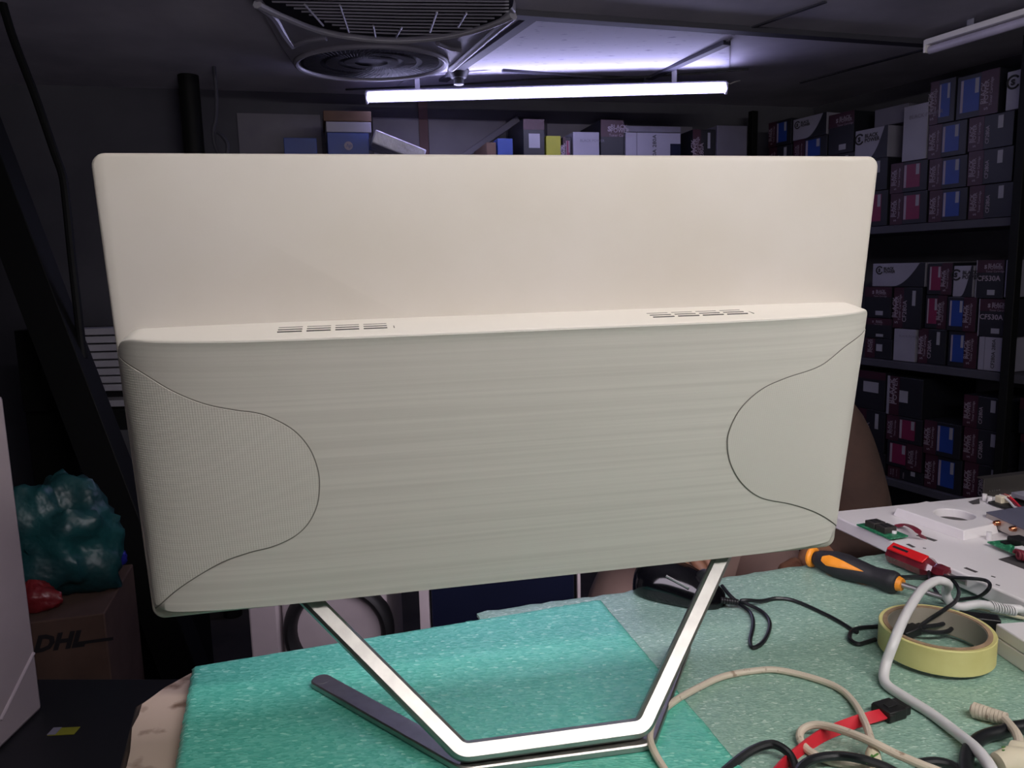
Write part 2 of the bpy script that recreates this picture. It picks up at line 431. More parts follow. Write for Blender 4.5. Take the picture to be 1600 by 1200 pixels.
part('socket', MB().lathe([(.0, -.03), (.016, -.03), (.016, -.05), (.011, -.052), (0, -.046)], q, (0, 0, 1), 20), m_dark, t)

# ------------------------------------------------------------------ workbench and mats
T = .860                                      # top of the grey-green mat
def zT(x, y, dz=0): return onz(x, y, T + dz)
BT = T - .007
bl = onz(222, 1100, BT); bb = onz(298, 1052, BT); br = onz(1700, 812, BT)
bn = onz(186, 1250, BT) + (onz(186, 1250, BT) - bl) * 1.2
bnr = V((1.35, .25, BT))
outline = [bl, bb, br, bnr, bn]
bt = thing('workbench', 'workbench with a worn white painted top and chipped dark edge', 'workbench', (.4, .55, 0))
inner = []
def jag(a, b, n, amp):
    d = (b - a); s = d.normalized().cross(V((0, 0, 1)))
    return [a + d * (i / n) + s * (random.uniform(0, amp) if 0 < i < n else 0) for i in range(n)]
pts = jag(bn, bl, 16, -.004) + jag(bl, bb, 6, -.003) + [bb, br, bnr]
part('painted_surface', MB().prism([p + V((0, 0, -.002)) for p in pts], (0, 0, .002)), m_bench, bt, smooth=0)
part('tabletop', MB().prism([p + V((0, 0, -.030)) for p in [bn + V((-.006, 0, 0)), bl + V((-.006, 0, 0)), bb + V((-.002, .006, 0)), br + V((0, .006, 0)), bnr]], (0, 0, .028)), m_benchedge, bt, .002)
for (x, y) in ((-.24, .46), (-.16, .60), (1.2, .98), (1.2, .40)):
    part('leg', MB().box(x - .025, x + .025, y - .025, y + .025, 0, BT - .029), m_blacksteel, bt, .003)

def sheet(poly, z0, z1, wav):
    """a foam sheet with ragged cut edges and a slightly wavy top"""
    return poly
def foam_sheet(name, mt, label, ax, ay, o, lx, ly, nx, ny, thick, top, hole=None, rag=.0025, skew=0):
    ax = V(ax).normalized(); ay = V(ay).normalized(); o = V(o)
    rows_t, rows_b = [], []
    for j in range(ny + 1):
        rt, rb = [], []
        for i in range(nx + 1):
            p = o + ax * (lx * i / nx) + ay * (ly * j / ny)
            if i in (0, nx): p += ax * random.uniform(-rag, rag)
            if j in (0, ny): p += ay * random.uniform(-rag, rag)
            edge = min(i, nx - i, j, ny - j)
            dz = -thick * .45 if edge == 0 else 0
            z = top(p.x, p.y)
            rt.append(V((p.x, p.y, z + dz))); rb.append(V((p.x, p.y, z - thick)))
        rows_t.append(rt); rows_b.append(rb)
    mb = MB().grid(rows_t).grid(rows_b)
    for a, b in ((rows_t[0], rows_b[0]), (rows_t[-1], rows_b[-1]), ([r[0] for r in rows_t], [r[0] for r in rows_b]), ([r[-1] for r in rows_t], [r[-1] for r in rows_b])):
        mb.grid([a, b])
    return solo(name, mb, mt, label, 'mat', smooth=50)
g0 = zT(945, 925); g1 = zT(1260, 880)
gx = (g1 - g0).normalized(); gy = V((-gx.y, gx.x, 0))
gb = zT(1165, 1200)
foam_sheet('foam_mat', m_grey, 'grey-green foam mat under the mouse, tape roll and cables', gx, gy,
           g0 - gy * .62 - gx * .14, 1.15, .62, 100, 60, .006, lambda x, y: T)
t0 = zT(300, 1040); t1 = zT(935, 936)
tx = (t1 - t0).normalized(); ty = V((-tx.y, tx.x, 0))
tr = zT(1165, 1200)
# the teal sheet is a quadrilateral: skewed axes taken from its two visible side edges
TL = zT(300, 1040, .004); TR = zT(938, 934, .004); BR_ = zT(1168, 1204, .004); BL_ = zT(272, 1200, .004)
BR_ = BR_ + (BR_ - TR) * .25; BL_ = BL_ + (BL_ - TL) * .45
def teal():
    nx, ny = 110, 60; rt, rb = [], []
    for j in range(ny + 1):
        a, b = [], []
        for i in range(nx + 1):
            u, v = i / nx, j / ny
            p = (TL * (1 - u) + TR * u) * (1 - v) + (BL_ * (1 - u) + BR_ * u) * v
            if i in (0, nx): p += tx * random.uniform(-.0004, .0004)
            if j in (0, ny): p += ty * random.uniform(-.0025, .0025)
            e = min(i, nx - i, j, ny - j)
            z = T + .0045 - (.003 if e == 0 else 0)
            a.append(V((p.x, p.y, z))); b.append(V((p.x, p.y, T + .0006)))
        rt.append(a); rb.append(b)
    mb = MB().grid(rt).grid(rb)
    for a, b in ((rt[0], rb[0]), (rt[-1], rb[-1]), ([r[0] for r in rt], [r[0] for r in rb]), ([r[-1] for r in rt], [r[-1] for r in rb])): mb.grid([a, b])
    return solo('foam_mat', mb, m_teal, 'teal foam mat under the stand of the all-in-one computer', 'mat', smooth=50)
teal()
TT = T + .0045                                # top of the teal mat

# ------------------------------------------------------------------ the all-in-one computer
yw, tl = math.radians(11.507), math.radians(6.629)
PX = V((math.cos(yw), math.sin(yw), 0)); PB = V((-math.sin(yw), math.cos(yw), 0))
PU = V((0, 0, math.cos(tl))) - PB * math.sin(tl); PN = -(PB * math.cos(tl) + V((0, 0, math.sin(tl))))
PC = CP + V((.0146, .6066, .0862)) * (.54 / .614)
def P(u, v, w_): return PC + PX * u + PU * v + PN * w_
def px_w(x, y, w_):
    q = onpl(x, y, PC + PN * w_, PN) - PC; return q.dot(PX), q.dot(PU)
HW, HH = .270, .318
UE, VT, VB = .2675, -.1096, -.3092
def side(u):
    a = min(1, abs(u) / UE); return (1 - a ** 5.5) ** (1 / 2.3)
def vt(u):
    r = .016; a = abs(u) - (UE - r)
    return VT - (r - math.sqrt(max(0, r * r - a * a)) if a > 0 else 0)
def vb(u):
    r = .014; a = abs(u) - (UE - r)
    return VB + (r - math.sqrt(max(0, r * r - a * a)) if a > 0 else 0)
def wf(u, v):
    k = max(0, min(1, (v - VB) / (VT - VB)))
    return side(u) * (.0165 + .0295 * k ** .92)
def px_s(x, y):
    w_ = .03
    for _ in range(12):
        u, v = px_w(x, y, w_); w_ = wf(max(-UE, min(UE, u)), v)
    return u, v
def computer():
    base = (zT(735, 1185) + zT(1010, 1150)) / 2
    rot = Matrix((PX, -PN, PU)).transposed().to_4x4()
    t = thing('all_in_one_computer', 'large white all-in-one computer seen from behind, on a silver frame stand', 'computer', V((base.x, base.y, TT)), rot)
    # thin display slab
    def rr(hw, v0, v1, r, n=6):
        o = []
        for cx, cv, a0 in ((hw - r, v0 - r, 0), (-hw + r, v0 - r, 90), (-hw + r, v1 + r, 180), (hw - r, v1 + r, 270)):
            for k in range(n + 1):
                a = math.radians(a0 + 90 * k / n); o.append((cx + r * math.cos(a), cv + r * math.sin(a)))
        return o
    loops = []
    for w_, ins in ((-.0125, .0015), (-.0115, 0), (-.0022, 0), (-.0008, .0006), (0, .0022)):
        loops.append([P(u, v, w_) for u, v in rr(HW - ins, -ins, -HH + ins, .0085 - ins)])
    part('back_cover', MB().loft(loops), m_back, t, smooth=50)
    part('screen', MB().loft([[P(u, v, w_) for u, v in rr(HW - .004, -.004, -HH + .03, .005)] for w_ in (-.0130, -.0124)]), m_screen, t)
    # bulging lower housing
    us = [UE * math.sin(math.pi / 2 * k / 60) for k in range(-60, 61)]
    loops = []
    for u in us:
        uu = max(-UE, min(UE, u)); a, b = vb(uu), vt(uu); L = []
        s = side(uu)
        L.append(P(uu, a, -.0005)); L.append(P(uu, a - .0004 * s, wf(uu, a) * .75))
        N_ = 26
        e = .0022
        for k in range(N_ + 1):
            v = (a + .0015) + (b - e - a - .0015) * k / N_
            L.append(P(uu, v, wf(uu, v)))
        wt = wf(uu, b)
        for k in range(1, 6):
            q = math.pi / 2 * k / 5
            L.append(P(uu, b - e + e * math.sin(q) - .0004, wt - min(e, wt) * (1 - math.cos(q))))
        L.append(P(uu, b + .0012 * s, wt * .35)); L.append(P(uu, b + .0018 * s, -.0005))
        loops.append(L)
    house = part('rear_housing', MB().loft(loops, caps=True), m_brush, t, smooth=40)
    # ledge skin, whiter to paint in its overhead light, along the top of the housing
    lo = []
    for u in us[1:-1]:
        b = vt(u); wt = wf(u, b); s = side(u); e = .0022
        row = []
        for k in range(2, 6):
            q = math.pi / 2 * k / 5
            row.append(P(u, b - e + e * math.sin(q) - .0004 + .0003, wt - min(e, wt) * (1 - math.cos(q)) + .0002))
        row.append(P(u, b + .0012 * s + .0003, wt * .35)); row.append(P(u, b + .0018 * s + .0003, .0002))
        lo.append(row)
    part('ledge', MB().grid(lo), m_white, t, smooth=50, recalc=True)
    # speaker grilles
    LP = [(177, 545), (220, 582), (270, 612), (320, 632), (370, 642), (395, 645), (420, 652), (457, 672), (482, 700), (495, 732), (498, 760), (494, 790), (480, 818), (458, 838), (425, 853), (390, 862), (350, 876), (310, 898), (272, 924), (240, 950)]
    RP = [(1360, 497), (1326, 538), (1282, 572), (1229, 591), (1190, 609), (1158, 638), (1140, 672), (1137, 698), (1143, 727), (1161, 756), (1190, 777), (1237, 787), (1275, 800), (1300, 815), (1318, 831)]
    for pl, sg in ((LP, -1), (RP, 1)):
        uv = [V((*px_s(x, y), 0)) for x, y in pl]
        uv = spline(uv, 8)
        # monotone in v
        ol = [uv[0]]
        for q in uv[1:]:
            if q.y < ol[-1].y - 1e-5: ol.append(q)
        rows = []
        for q in ol:
            row = []
            ue = sg * UE * .9995; ub = min(abs(q.x), UE * .999) * sg
            n = 26
            row.append(P(ub, q.y, wf(ub, q.y) - .0003))
            for k in range(n + 1):
                u = ub + (ue - ub) * (k / n) ** .8
                v = max(vb(u), min(vt(u), q.y))
                row.append(P(u, v, wf(u, v) + .0007))
            rows.append(row)
        part('speaker_grille', MB().grid(rows), m_grille, t, smooth=40)
        strip_ = []
        for i, q in enumerate(ol):
            a = ol[max(0, i - 1)]; b = ol[min(len(ol) - 1, i + 1)]
            d = (b - a).normalized(); nn = V((-d.y, d.x, 0)) * (1 if sg < 0 else -1)
            o2 = q + nn * .0009
            u2 = max(-UE, min(UE, o2.x)); u1 = max(-UE, min(UE, q.x))
            strip_.append([P(u1, q.y, wf(u1, q.y) + .00025), P(u2, o2.y, wf(u2, o2.y) + .00025)])
        part('grille_seam', MB().grid(strip_), m_seam, t)
    # vents in the ledge
    for xa, xb in (((427, 522), (604, 515)), ((1017, 494), (1170, 489))):
        ua = onpl(xa[0], xa[1], P(0, VT, 0), PU) - PC; ub = onpl(xb[0], xb[1], P(0, VT, 0), PU) - PC
        u0, u1 = ua.dot(PX), ub.dot(PX)
        if u0 < 0: u0, u1 = -.168, -.0965
        else: u0, u1 = .0835, .158
        wl = (u1 - u0) / 4
        for k in range(4):
            mb = MB()
            for j in range(3):
                w_ = .0165 + .0062 * j
                mb.obox(P(u0 + wl * (k + .5), VT - .0004 + .00115 * (1 - (w_ / .046)) + .0009, w_), (PX, PN, PU), (wl * .42, .0006, .0003))
            part('vent', mb, m_slot, t, smooth=0)
        mb = MB()
        mb.obox(P((u0 + u1) / 2, VT + .0011, .0125), (PX, PN, PU), ((u1 - u0) / 2 + .003, .0003, .0002))
        mb.obox(P(u1 + .003, VT + .0009, .021), (PX, PN, PU), (.0003, .0085, .0002))
        part('vent_outline', mb, m_seam, t, smooth=0)
    # frame stand: a flat ribbon bent into a trapezium
    cl = onz(722, 1176, TT + .0135); cr = onz(1003, 1138, TT + .0135)
    ll = onpl(497, 950, P(0, 0, .004), PN); lr = onpl(1123, 881, P(0, 0, .004), PN)
    ll = ll + (ll - cl).normalized() * .03; lr = lr + (lr - cr).normalized() * .03
    nrm = (cr - cl).cross((ll + lr) / 2 - (cl + cr) / 2).normalized()
    if nrm.y > 0: nrm = -nrm
    def fillet(a, b, c, r=.012, n=8):
        d1 = (a - b).normalized(); d2 = (c - b).normalized(); h = d1.angle(d2) / 2; k = r / math.tan(h)
        ce = b + (d1 + d2).normalized() * (r / math.sin(h)); s, e = b + d1 * k - ce, b + d2 * k - ce
        q = s.rotation_difference(e); return [ce + (s.lerp(e, i / n)).normalized() * r for i in range(n + 1)]
    path = [ll] + fillet(ll, cl, cr) + fillet(cl, cr, lr) + [lr]
    def ribbon(path, nn, wi, wt, loops_bev=.0022):
        loops = []
        for i, p in enumerate(path):
            d = (path[min(i + 1, len(path) - 1)] - path[max(0, i - 1)]).normalized()
            s = d.cross(nn).normalized(); n2 = s.cross(d).normalized()
            b = loops_bev
            loops.append([p + s * x + n2 * y for x, y in ((wi, wt - b), (wi - b, wt), (-wi + b, wt), (-wi, wt - b), (-wi, -wt + b), (-wi + b, -wt), (wi - b, -wt), (wi, -wt + b))])
        return MB().loft(loops)
    st = part('stand', ribbon(path, nrm, .0064, .0065), m_alu, t, smooth=30, label='silver trapezium frame')
    # foot lying on the mat, under the frame
    zf = TT + .003
    f = lambda x, y: onz(x, y, zf)
    a, b = f(730, 1197), f(1006, 1158)
    tl_, tr_ = f(503, 1066), f(1064, 1012)
    a = a + V((0, .002, 0))
    fp = [tl_] + fillet(tl_, a, b, .010) + fillet(a, b, tr_, .010) + [tr_]
    mb = ribbon(fp, V((0, 0, 1)), .0085, .0028, .001)
    for e in (tl_, tr_): mb.lathe([(0, -.00285), (.0075, -.00285), (.0086, -.0018), (.0086, .0018), (.0075, .00285), (0, .00285)], e, (0, 0, 1), 20)
    part('foot', mb, m_alu, st, smooth=30)
computer()

# ------------------------------------------------------------------ cables and small things on the bench
def path(pts, k=7):
    return spline([onz(p[0], p[1], T + (p[2] if len(p) > 2 else .003)) for p in pts], k)
MOUSE_C = [(1128, 915, .012), (1140, 930, .008), (1155, 943, .004), (1172, 957, .003), (1177, 975, .003), (1172, 1002, .002), (1178, 1012, .002), (1195, 1000, .002),
           (1203, 975, .002), (1192, 957, .003), (1168, 944, .0055), (1158, 939, .008), (1168, 938, .008), (1190, 939, .003), (1215, 935, .002), (1245, 940, .002), (1300, 965, .002), (1332, 984, .002), (1340, 988, .0021)]
def mouse():
    a = zT(994, 917); b = zT(1131, 946)
    d = (b - a); L = d.length; d.normalize(); s = V((d.y, -d.x, 0)) ; u = V((0, 0, 1))
    c0 = a + s * 0
    t = thing('computer_mouse', 'glossy black wired mouse behind the right leg of the stand', 'mouse', (a + b) / 2)
    loops = []
    n = 26
    for i in range(n + 1):
        k = i / n
        x = L * (-.02 + 1.04 * k)
        hw = .030 * (max(0, 1 - abs(2 * k - 1) ** 3.2)) ** .5 * (1 - .12 * k)
        h = .0345 * (max(0, math.sin(math.pi * min(1, (k * .92 + .05)) ** .72))) ** .75
        h = max(h, .004) if 0 < i < n else .004
        hw = max(hw, .001)
        o = a + d * x
        ring = []
        for j in range(16):
            an = math.pi * j / 15
            ring.append(o + s * (hw * math.cos(an)) + u * (.003 + h * math.sin(an) ** .75))
        ring += [o - s * (hw * .92) + u * .0008, o + s * (hw * .92) + u * .0008]
        loops.append(ring)
    part('shell', MB().loft(loops), m_gloss, t, smooth=60)
    k = .78; o = a + d * (L * .8)
    part('scroll_wheel', MB().lathe([(0, -.004), (.009, -.004), (.0105, -.002), (.0105, .002), (.009, .004), (0, .004)], o + u * .024, s, 24), m_rubber, t)
    mb = MB()
    sp = [a + d * (L * (.45 + .05 * i)) + s * .0235 + u * (.0295 - .0016 * i) for i in range(6)]
    mb.tube(sp, .0014, 6)
    part('side_strip', mb, m_alu, t, label='thin shiny side strip')
    q = b + u * .009
    mb = MB()
    q0 = zT(1128, 938, .009); q1 = zT(1152, 941, .007)
    for i in range(7):
        p = q0.lerp(q1, i / 6); mb.lathe([(.0015, -.0012), (.0032, -.0012), (.0032, .0007), (.0015, .0007)], p, q1 - q0, 12)
    part('strain_relief', mb, m_rubber, t)
    part('cable', MB().tube(path(MOUSE_C), .0019, 8), m_ck, t)
mouse()

def screwdriver_orange():
    a = zT(1272, 871, .013); b = zT(1404, 912, .0125)
    d = (b - a).normalized(); u = V((0, 0, 1)); s = d.cross(u).normalized(); u2 = s.cross(d); L = (b - a).length
    t = thing('screwdriver', 'black and orange screwdriver lying on the mat behind the tape roll', 'screwdriver', (a + b) / 2 - u * .013)
    prof = [(0, .006), (.06, .0095), (.14, .0115), (.28, .0142), (.42, .0145), (.58, .012), (.74, .0100), (.84, .0108), (.93, .0118), (.98, .0105), (1, .006)]
    pts = [a + d * (L * k) for k, r in prof]; 
    part('handle', MB().tube(spline(pts, 3), [prof[min(len(prof) - 1, i // 3)][1] * (1 - (i % 3) / 3) + prof[min(len(prof) - 1, i // 3 + 1)][1] * ((i % 3) / 3) for i in range(3 * (len(prof) - 1) + 1)], 20), m_grip, t, smooth=60)
    # orange tear-shaped inlays, one on top, two on the flanks
    def rad(k):
        for (k0, r0), (k1, r1) in zip(prof, prof[1:]):
            if k <= k1: return r0 + (r1 - r0) * (k - k0) / (k1 - k0)
        return prof[-1][1]
    for an in (62, -60, 180):
        rows = []
        for i in range(22):
            q = i / 21; k = .16 + .50 * q
            hw = math.radians(30) * (math.sin(math.pi * min(1, q * .55 + .02) ** 0.5) if q < .12 else (1 - q) ** .8 * .98 + .02)
            row = []
            for j in range(-4, 5):
                aa = math.radians(an) + hw * j / 4 + math.pi / 2
                rr_ = rad(k) * 1.0 + .0008 - .0006 * (abs(j) == 4)
                row.append(a + d * (L * k) + (s * math.cos(aa) + u2 * math.sin(aa)) * rr_)
            rows.append(row)
        part('grip_inlay', MB().grid(rows), m_orange, t, smooth=60)
    ring = [a - d * .002 + (d * math.cos(q) * .0 + s * math.cos(q) * .0085 + u2 * math.sin(q) * .0085) for q in (2 * math.pi * k / 20 for k in range(20))]
    part('hanging_ring', MB().tube(ring, .0034, 8, ring=True), m_orange, t)
    part('collar', MB().tube([b - d * .003, b + d * .004], [.0085, .0065], 18), m_orange, t)
    part('shaft', MB().tube([b + d * .003, b + d * .012, b + d * .05], [.0032, .0028, .0026], 12), m_alu, t)
screwdriver_orange()

def screwdriver_red():
    a = zT(1392, 863, .012); b = zT(1484, 900, .012)
    d = (b - a).normalized(); u = V((0, 0, 1)); s = d.cross(u).normalized(); u2 = s.cross(d); L = (b - a).length
    t = thing('screwdriver', 'screwdriver with a clear red plastic handle beside the open white chassis', 'screwdriver', (a + b) / 2 - u * .012)
    ks = [(0, .008), (.03, .0115), (.08, .012), (.62, .012), (.70, .0105), (.78, .0078), (.86, .0095), (.97, .0092), (1, .006)]
    loops = []
    for k, r in ks:
        loops.append([a + d * (L * k) + (s * math.cos(q) + u2 * math.sin(q)) * r * (1 if j % 2 == 0 else .92) for j, q in enumerate(2 * math.pi * i / 16 for i in range(16))])
    part('handle', MB().loft(loops), m_redclear, t, smooth=25)
    w1 = (u2 * .86 + s * .5).normalized(); w2 = d.cross(w1)
    mb = MB().obox(a + d * (L * .36) + w1 * .0116, (d, w2, w1), (L * .31, .0058, .0012))
    part('red_insert', mb, m_redcore, t, .001)
    mb = MB().obox(a + d * (L * .24) + w1 * .0129, (d, w2, w1), (L * .13, .0014, .0001))
    part('dark_print', mb, m_dark, t, smooth=0)
    part('shaft', MB().tube([b - d * .002, b + d * .02], .003, 12), m_alu, t)
screwdriver_red()

def tape():
    fr = zT(1464, 1054, .0042); dirv = V((ray(1464, 1054).x, ray(1464, 1054).y, 0)).normalized()
    R_ = .0455; c = fr + dirv * R_ + V((-.003, 0, 0))
    hgt = .0225; ri = .0385
    t = thing('tape_roll', 'nearly used roll of yellow masking tape standing flat on the grey-green mat', 'tape', c)
    b = .0006
    part('tape_layers', MB().lathe([(ri + .0035, b), (R_ - b, 0), (R_, b), (R_, hgt - b), (R_ - b, hgt), (ri + .0035, hgt - b)], c, (0, 0, 1), 72, True), m_tape, t, smooth=40)
    part('cardboard_core', MB().lathe([(ri, 0.0004), (ri + .0036, .0004), (ri + .0036, hgt + .0003), (ri, hgt + .0003)], c, (0, 0, 1), 72, True), m_core, t, smooth=40)
    part('core_lining', MB().lathe([(ri - .0006, .0012), (ri - .0001, .0012), (ri - .0001, hgt - .0005), (ri - .0006, hgt - .0005)], c, (0, 0, 1), 72, True), m_coreg, t, smooth=40)
    return c
tape_c = tape()

# thick white cable
WC = [(1604, 953, .010), (1585, 951, .011), (1560, 949, .012), (1530, 944, .012), (1500, 948, .010), (1484, 940, .014), (1478, 925, .024), (1482, 915, .034), (1476, 909, .040), (1462, 908, .042), (1442, 920, .042), (1424, 945, .040), (1408, 975, .036),
      (1396, 1005, .028), (1385, 1035, .014), (1381, 1058, .006), (1388, 1072, .004), (1415, 1090, .004), (1455, 1115, .004), (1495, 1145, .006), (1525, 1170, .010), (1548, 1200, .012), (1565, 1240, .010)]
t = thing('white_cable', 'thick white cable looping over the tape roll to the bottom right corner', 'cable', zT(1385, 1050, 0))
part('cord', MB().tube(path(WC, 8), .0041, 12), m_cw, t)
mb = MB()
for i in range(9):
    p = onz(1550 + i * 4.2, 947.5 + i * .9, T + .012); mb.lathe([(.003, -.0008), (.0054 - .0001 * i, -.0008), (.0054 - .0001 * i, .0004), (.003, .0004)], p, V((1, .1, 0)), 14)
part('ribbed_sleeve', mb, m_cw, t)
# thin cream lead beneath it
solo('thin_cable', MB().tube(path([(1478, 938, .003), (1500, 946, .003), (1530, 951, .003), (1560, 957, .004), (1600, 966, .004)]), .0017, 8), m_cream, 'thin cream lead beneath the thick white cable behind the tape roll', 'cable')

# beige cables
solo('beige_cable', MB().tube(path([(1075, 1260, .003), (1040, 1205, .006), (1021, 1172, .009), (1016, 1150, .009), (1028, 1120, .008), (1052, 1097, .007), (1090, 1075, .004), (1130, 1057, .003), (1180, 1048, .0028), (1215, 1047, .0028), (1265, 1058, .0028), (1308, 1074, .003),
     (1334, 1097, .004), (1352, 1130, .009), (1361, 1158, .011), (1364, 1185, .009), (1366, 1225, .006)]), .0027, 10), m_cb, 'beige cable curving from the stand corner across both foam mats', 'cable')
solo('beige_cable', MB().tube(path([(1510, 1240, .012), (1480, 1212, .014), (1440, 1195, .015), (1400, 1178, .016), (1364, 1160, .0185), (1330, 1146, .016), (1295, 1135, .012), (1270, 1133, .009), (1252, 1142, .006), (1251, 1158, .004), (1268, 1176, .003), (1300, 1190, .003), (1345, 1197, .003), (1380, 1207, .003)]), .0028, 10), m_cb,
     'beige cable making a tight loop over the red ribbon cable', 'cable')
# taped joint and the taped bundle
t = thing('taped_joint', 'lump of cream tape with green marks wrapped around the beige cable', 'tape joint', zT(1366, 1195))
part('wrapping', MB().tube([zT(1363, 1172, .010), zT(1364, 1178, .010), zT(1366, 1200, .008), zT(1366, 1214, .007)], [.0036, .0050, .0056, .0046], 12), m_cream, t)
mb = MB()
for i, (x, y) in enumerate(((1361, 1183), (1368, 1180), (1360, 1192), (1370, 1190))):
    p = zT(x, y, .0148); mb.obox(p, (V((.6, .8 - .4 * i, 0)), V((-.8, .6, 0)), V((0, .3, 1))), (.003, .0005, .0003))
part('green_marks', mb, m_green, t)
t = thing('cable_plug', 'beige ribbed cable plug standing beside the thick black cable', 'plug', zT(1545, 1120))
mb = MB()
pa, pb = zT(1524, 1110, .006), zT(1571, 1123, .008)
n = 9
part('plug_tip', MB().tube([pa - (pb - pa).normalized() * .003, pa + (pb - pa) * .1], [.0035, .0050], 14), m_cb, t)
for i in range(n):
    p = pa.lerp(pb, i / (n - 1)); mb.lathe([(.003, -.0012), (.0058 - .00015 * i, -.0012), (.0058 - .00015 * i, .0010), (.003, .0010)], p, pb - pa, 16)
part('ribbed_grip', mb, m_cb, t)
part('cord', MB().tube(path([(1568, 1122, .008), (1580, 1135, .010), (1590, 1150, .012), (1596, 1175, .012), (1602, 1210, .010)]), .0032, 10), m_cb, t)
t = thing('taped_bundle', 'thick bundle of cables wrapped in cream tape in the bottom right corner', 'cable bundle', zT(1590, 1190))
mb = MB().tube([zT(1578, 1170, .012), zT(1590, 1175, .012), zT(1640, 1190, .012)], [.006, .0075, .008], 14)
part('upper_wrap', mb, m_cream, t)
mb = MB().tube([zT(1560, 1196, .011), zT(1580, 1192, .012), zT(1650, 1200, .012)], [.008, .0105, .011], 16)
part('lower_wrap', mb, m_cream, t)
mb = MB()
for (x, y) in ((1573, 1168), (1574, 1173)): mb.obox(zT(x, y, .0205), (V((1, -.2, 0)), V((.2, 1, 0)), V((0, 0, 1))), (.003, .0006, .0003))
part('green_marks', mb, m_green, t)

# red flat data cable with black connector
def sata():
    t = thing('red_ribbon_cable', 'flat red data cable with a black connector lying on the grey-green mat', 'cable', zT(1400, 1112))
    c0 = zT(1372, 1120, .004)
    pp = path([(1386, 1114, .0055), (1365, 1120, .0055), (1340, 1127, .005), (1310, 1138, .005), (1280, 1152, .004), (1252, 1172, .003), (1225, 1195, .003), (1195, 1230, .003)], 6)
    loops = []
    for i, p in enumerate(pp):
        d = (pp[min(i + 1, len(pp) - 1)] - pp[max(0, i - 1)]).normalized(); s = V((d.y, -d.x, 0)).normalized()
        tw = 1 - .72 * min(1, i / (len(pp) * .7)); up = V((0, 0, 1)) * math.sqrt(1 - tw * tw)
        ss = (s * tw + up).normalized(); nn = ss.cross(d).normalized()
        loops.append([p + ss * (.0042 * a) + nn * (.0007 * b) for a, b in ((1, 1), (-1, 1), (-1, -1), (1, -1))])
    part('ribbon', MB().loft(loops), m_red, t, smooth=30)
    a = zT(1376, 1114, .005); b = zT(1408, 1104, .005); d = (b - a).normalized(); s = V((d.y, -d.x, 0)); u = V((0, 0, 1)); L = (b - a).length
    mb = MB().obox(a + d * (L * .42), (d, s, u), (L * .42, .0085, .0042))
    mb.obox(a + d * (L * .95), (d, s, u), (L * .16, .0072, .0034))
    mb.obox(a + d * (L * .12), (d, s, u), (L * .13, .0092, .0030))
    part('connector', mb, m_rubber, t, .0008)
    part('latch', MB().obox(a + d * (L * .45) + u * .0044, (d, s, u), (L * .22, .0025, .0006)), m_dark, t, .0003)
sata()

# black cables
solo('black_cable', MB().tube(path([(1110, 1225, .003), (1140, 1198, .004), (1172, 1174, .007), (1203, 1163, .009), (1224, 1170, .009), (1238, 1186, .006), (1246, 1215, .004)]), .0030, 10), m_ck, 'black cable humping up at the bottom edge right of the teal mat', 'cable')
solo('black_cable', MB().tube(path([(1238, 1222, .010), (1252, 1198, .011), (1275, 1185, .011), (1310, 1181, .011), (1345, 1186, .015), (1380, 1197, .013), (1415, 1215, .010)]), .0030, 10), m_ck, 'black cable arching along the bottom edge under the tight beige loop', 'cable')
solo('black_cable', MB().tube(path([(1660, 1130, .006), (1592, 1136, .006), (1565, 1143, .006), (1535, 1152, .006), (1515, 1170, .006), (1509, 1195, .006), (1512, 1230, .006)]), .0047, 12), m_ck, 'thick black cable bending round in the bottom right corner', 'cable')
solo('black_cable', MB().tube(path([(1430, 1193, .003), (1465, 1190, .004), (1495, 1200, .004), (1520, 1230, .004)]), .003, 10), m_ck, 'short black cable end beside the thick black cable at the bottom edge', 'cable')

# coiled usb lead inside the tape roll
def usb():
    t = thing('usb_cable', 'thin black lead coiled inside the tape roll with a black plug', 'cable', zT(1430, 985))
    pp = path([(1368, 999, .0021), (1352, 1004, .0021), (1340, 1006, .0025), (1328, 998, .003), (1331, 986, .003), (1345, 981, .0021), (1368, 979, .0021), (1392, 976, .006), (1420, 970, .012), (1462, 966, .012), (1488, 973, .012), (1482, 986, .011), (1455, 988, .010), (1425, 980, .012), (1404, 968, .014),
               (1420, 956, .016), (1450, 952, .016), (1478, 956, .016), (1486, 966, .014), (1472, 975, .014), (1448, 979, .014), (1436, 982, .011)], 7)
    part('coil', MB().tube(pp, .0019, 8), m_ck, t)
    pp = path([(1430, 984, .012), (1452, 968, .018), (1478, 951, .028), (1494, 938, .020), (1498, 922, .012), (1488, 906, .016), (1470, 896, .012), (1454, 890, .012), (1452, 902, .010), (1460, 920, .008), (1476, 938, .006),
               (1505, 936, .005), (1530, 932, .012), (1546, 918, .025), (1540, 907, .025), (1505, 903, .024), (1450, 901, .006), (1400, 901, .005), (1372, 899, .004)], 7)
    part('loop', MB().tube(pp, .0018, 8), m_ck, t)
    a, b = zT(1408, 992, .009), zT(1433, 982, .011); d = (b - a).normalized(); s = V((d.y, -d.x, 0)); u = V((0, 0, 1))
    mb = MB().obox((a + b) / 2, (d, s, u), ((b - a).length / 2, .0055, .004))
    mb.obox(b + d * .002, (d, s, u), (.004, .0035, .003))
    part('plug', mb, m_rubber, t, .001)
usb()

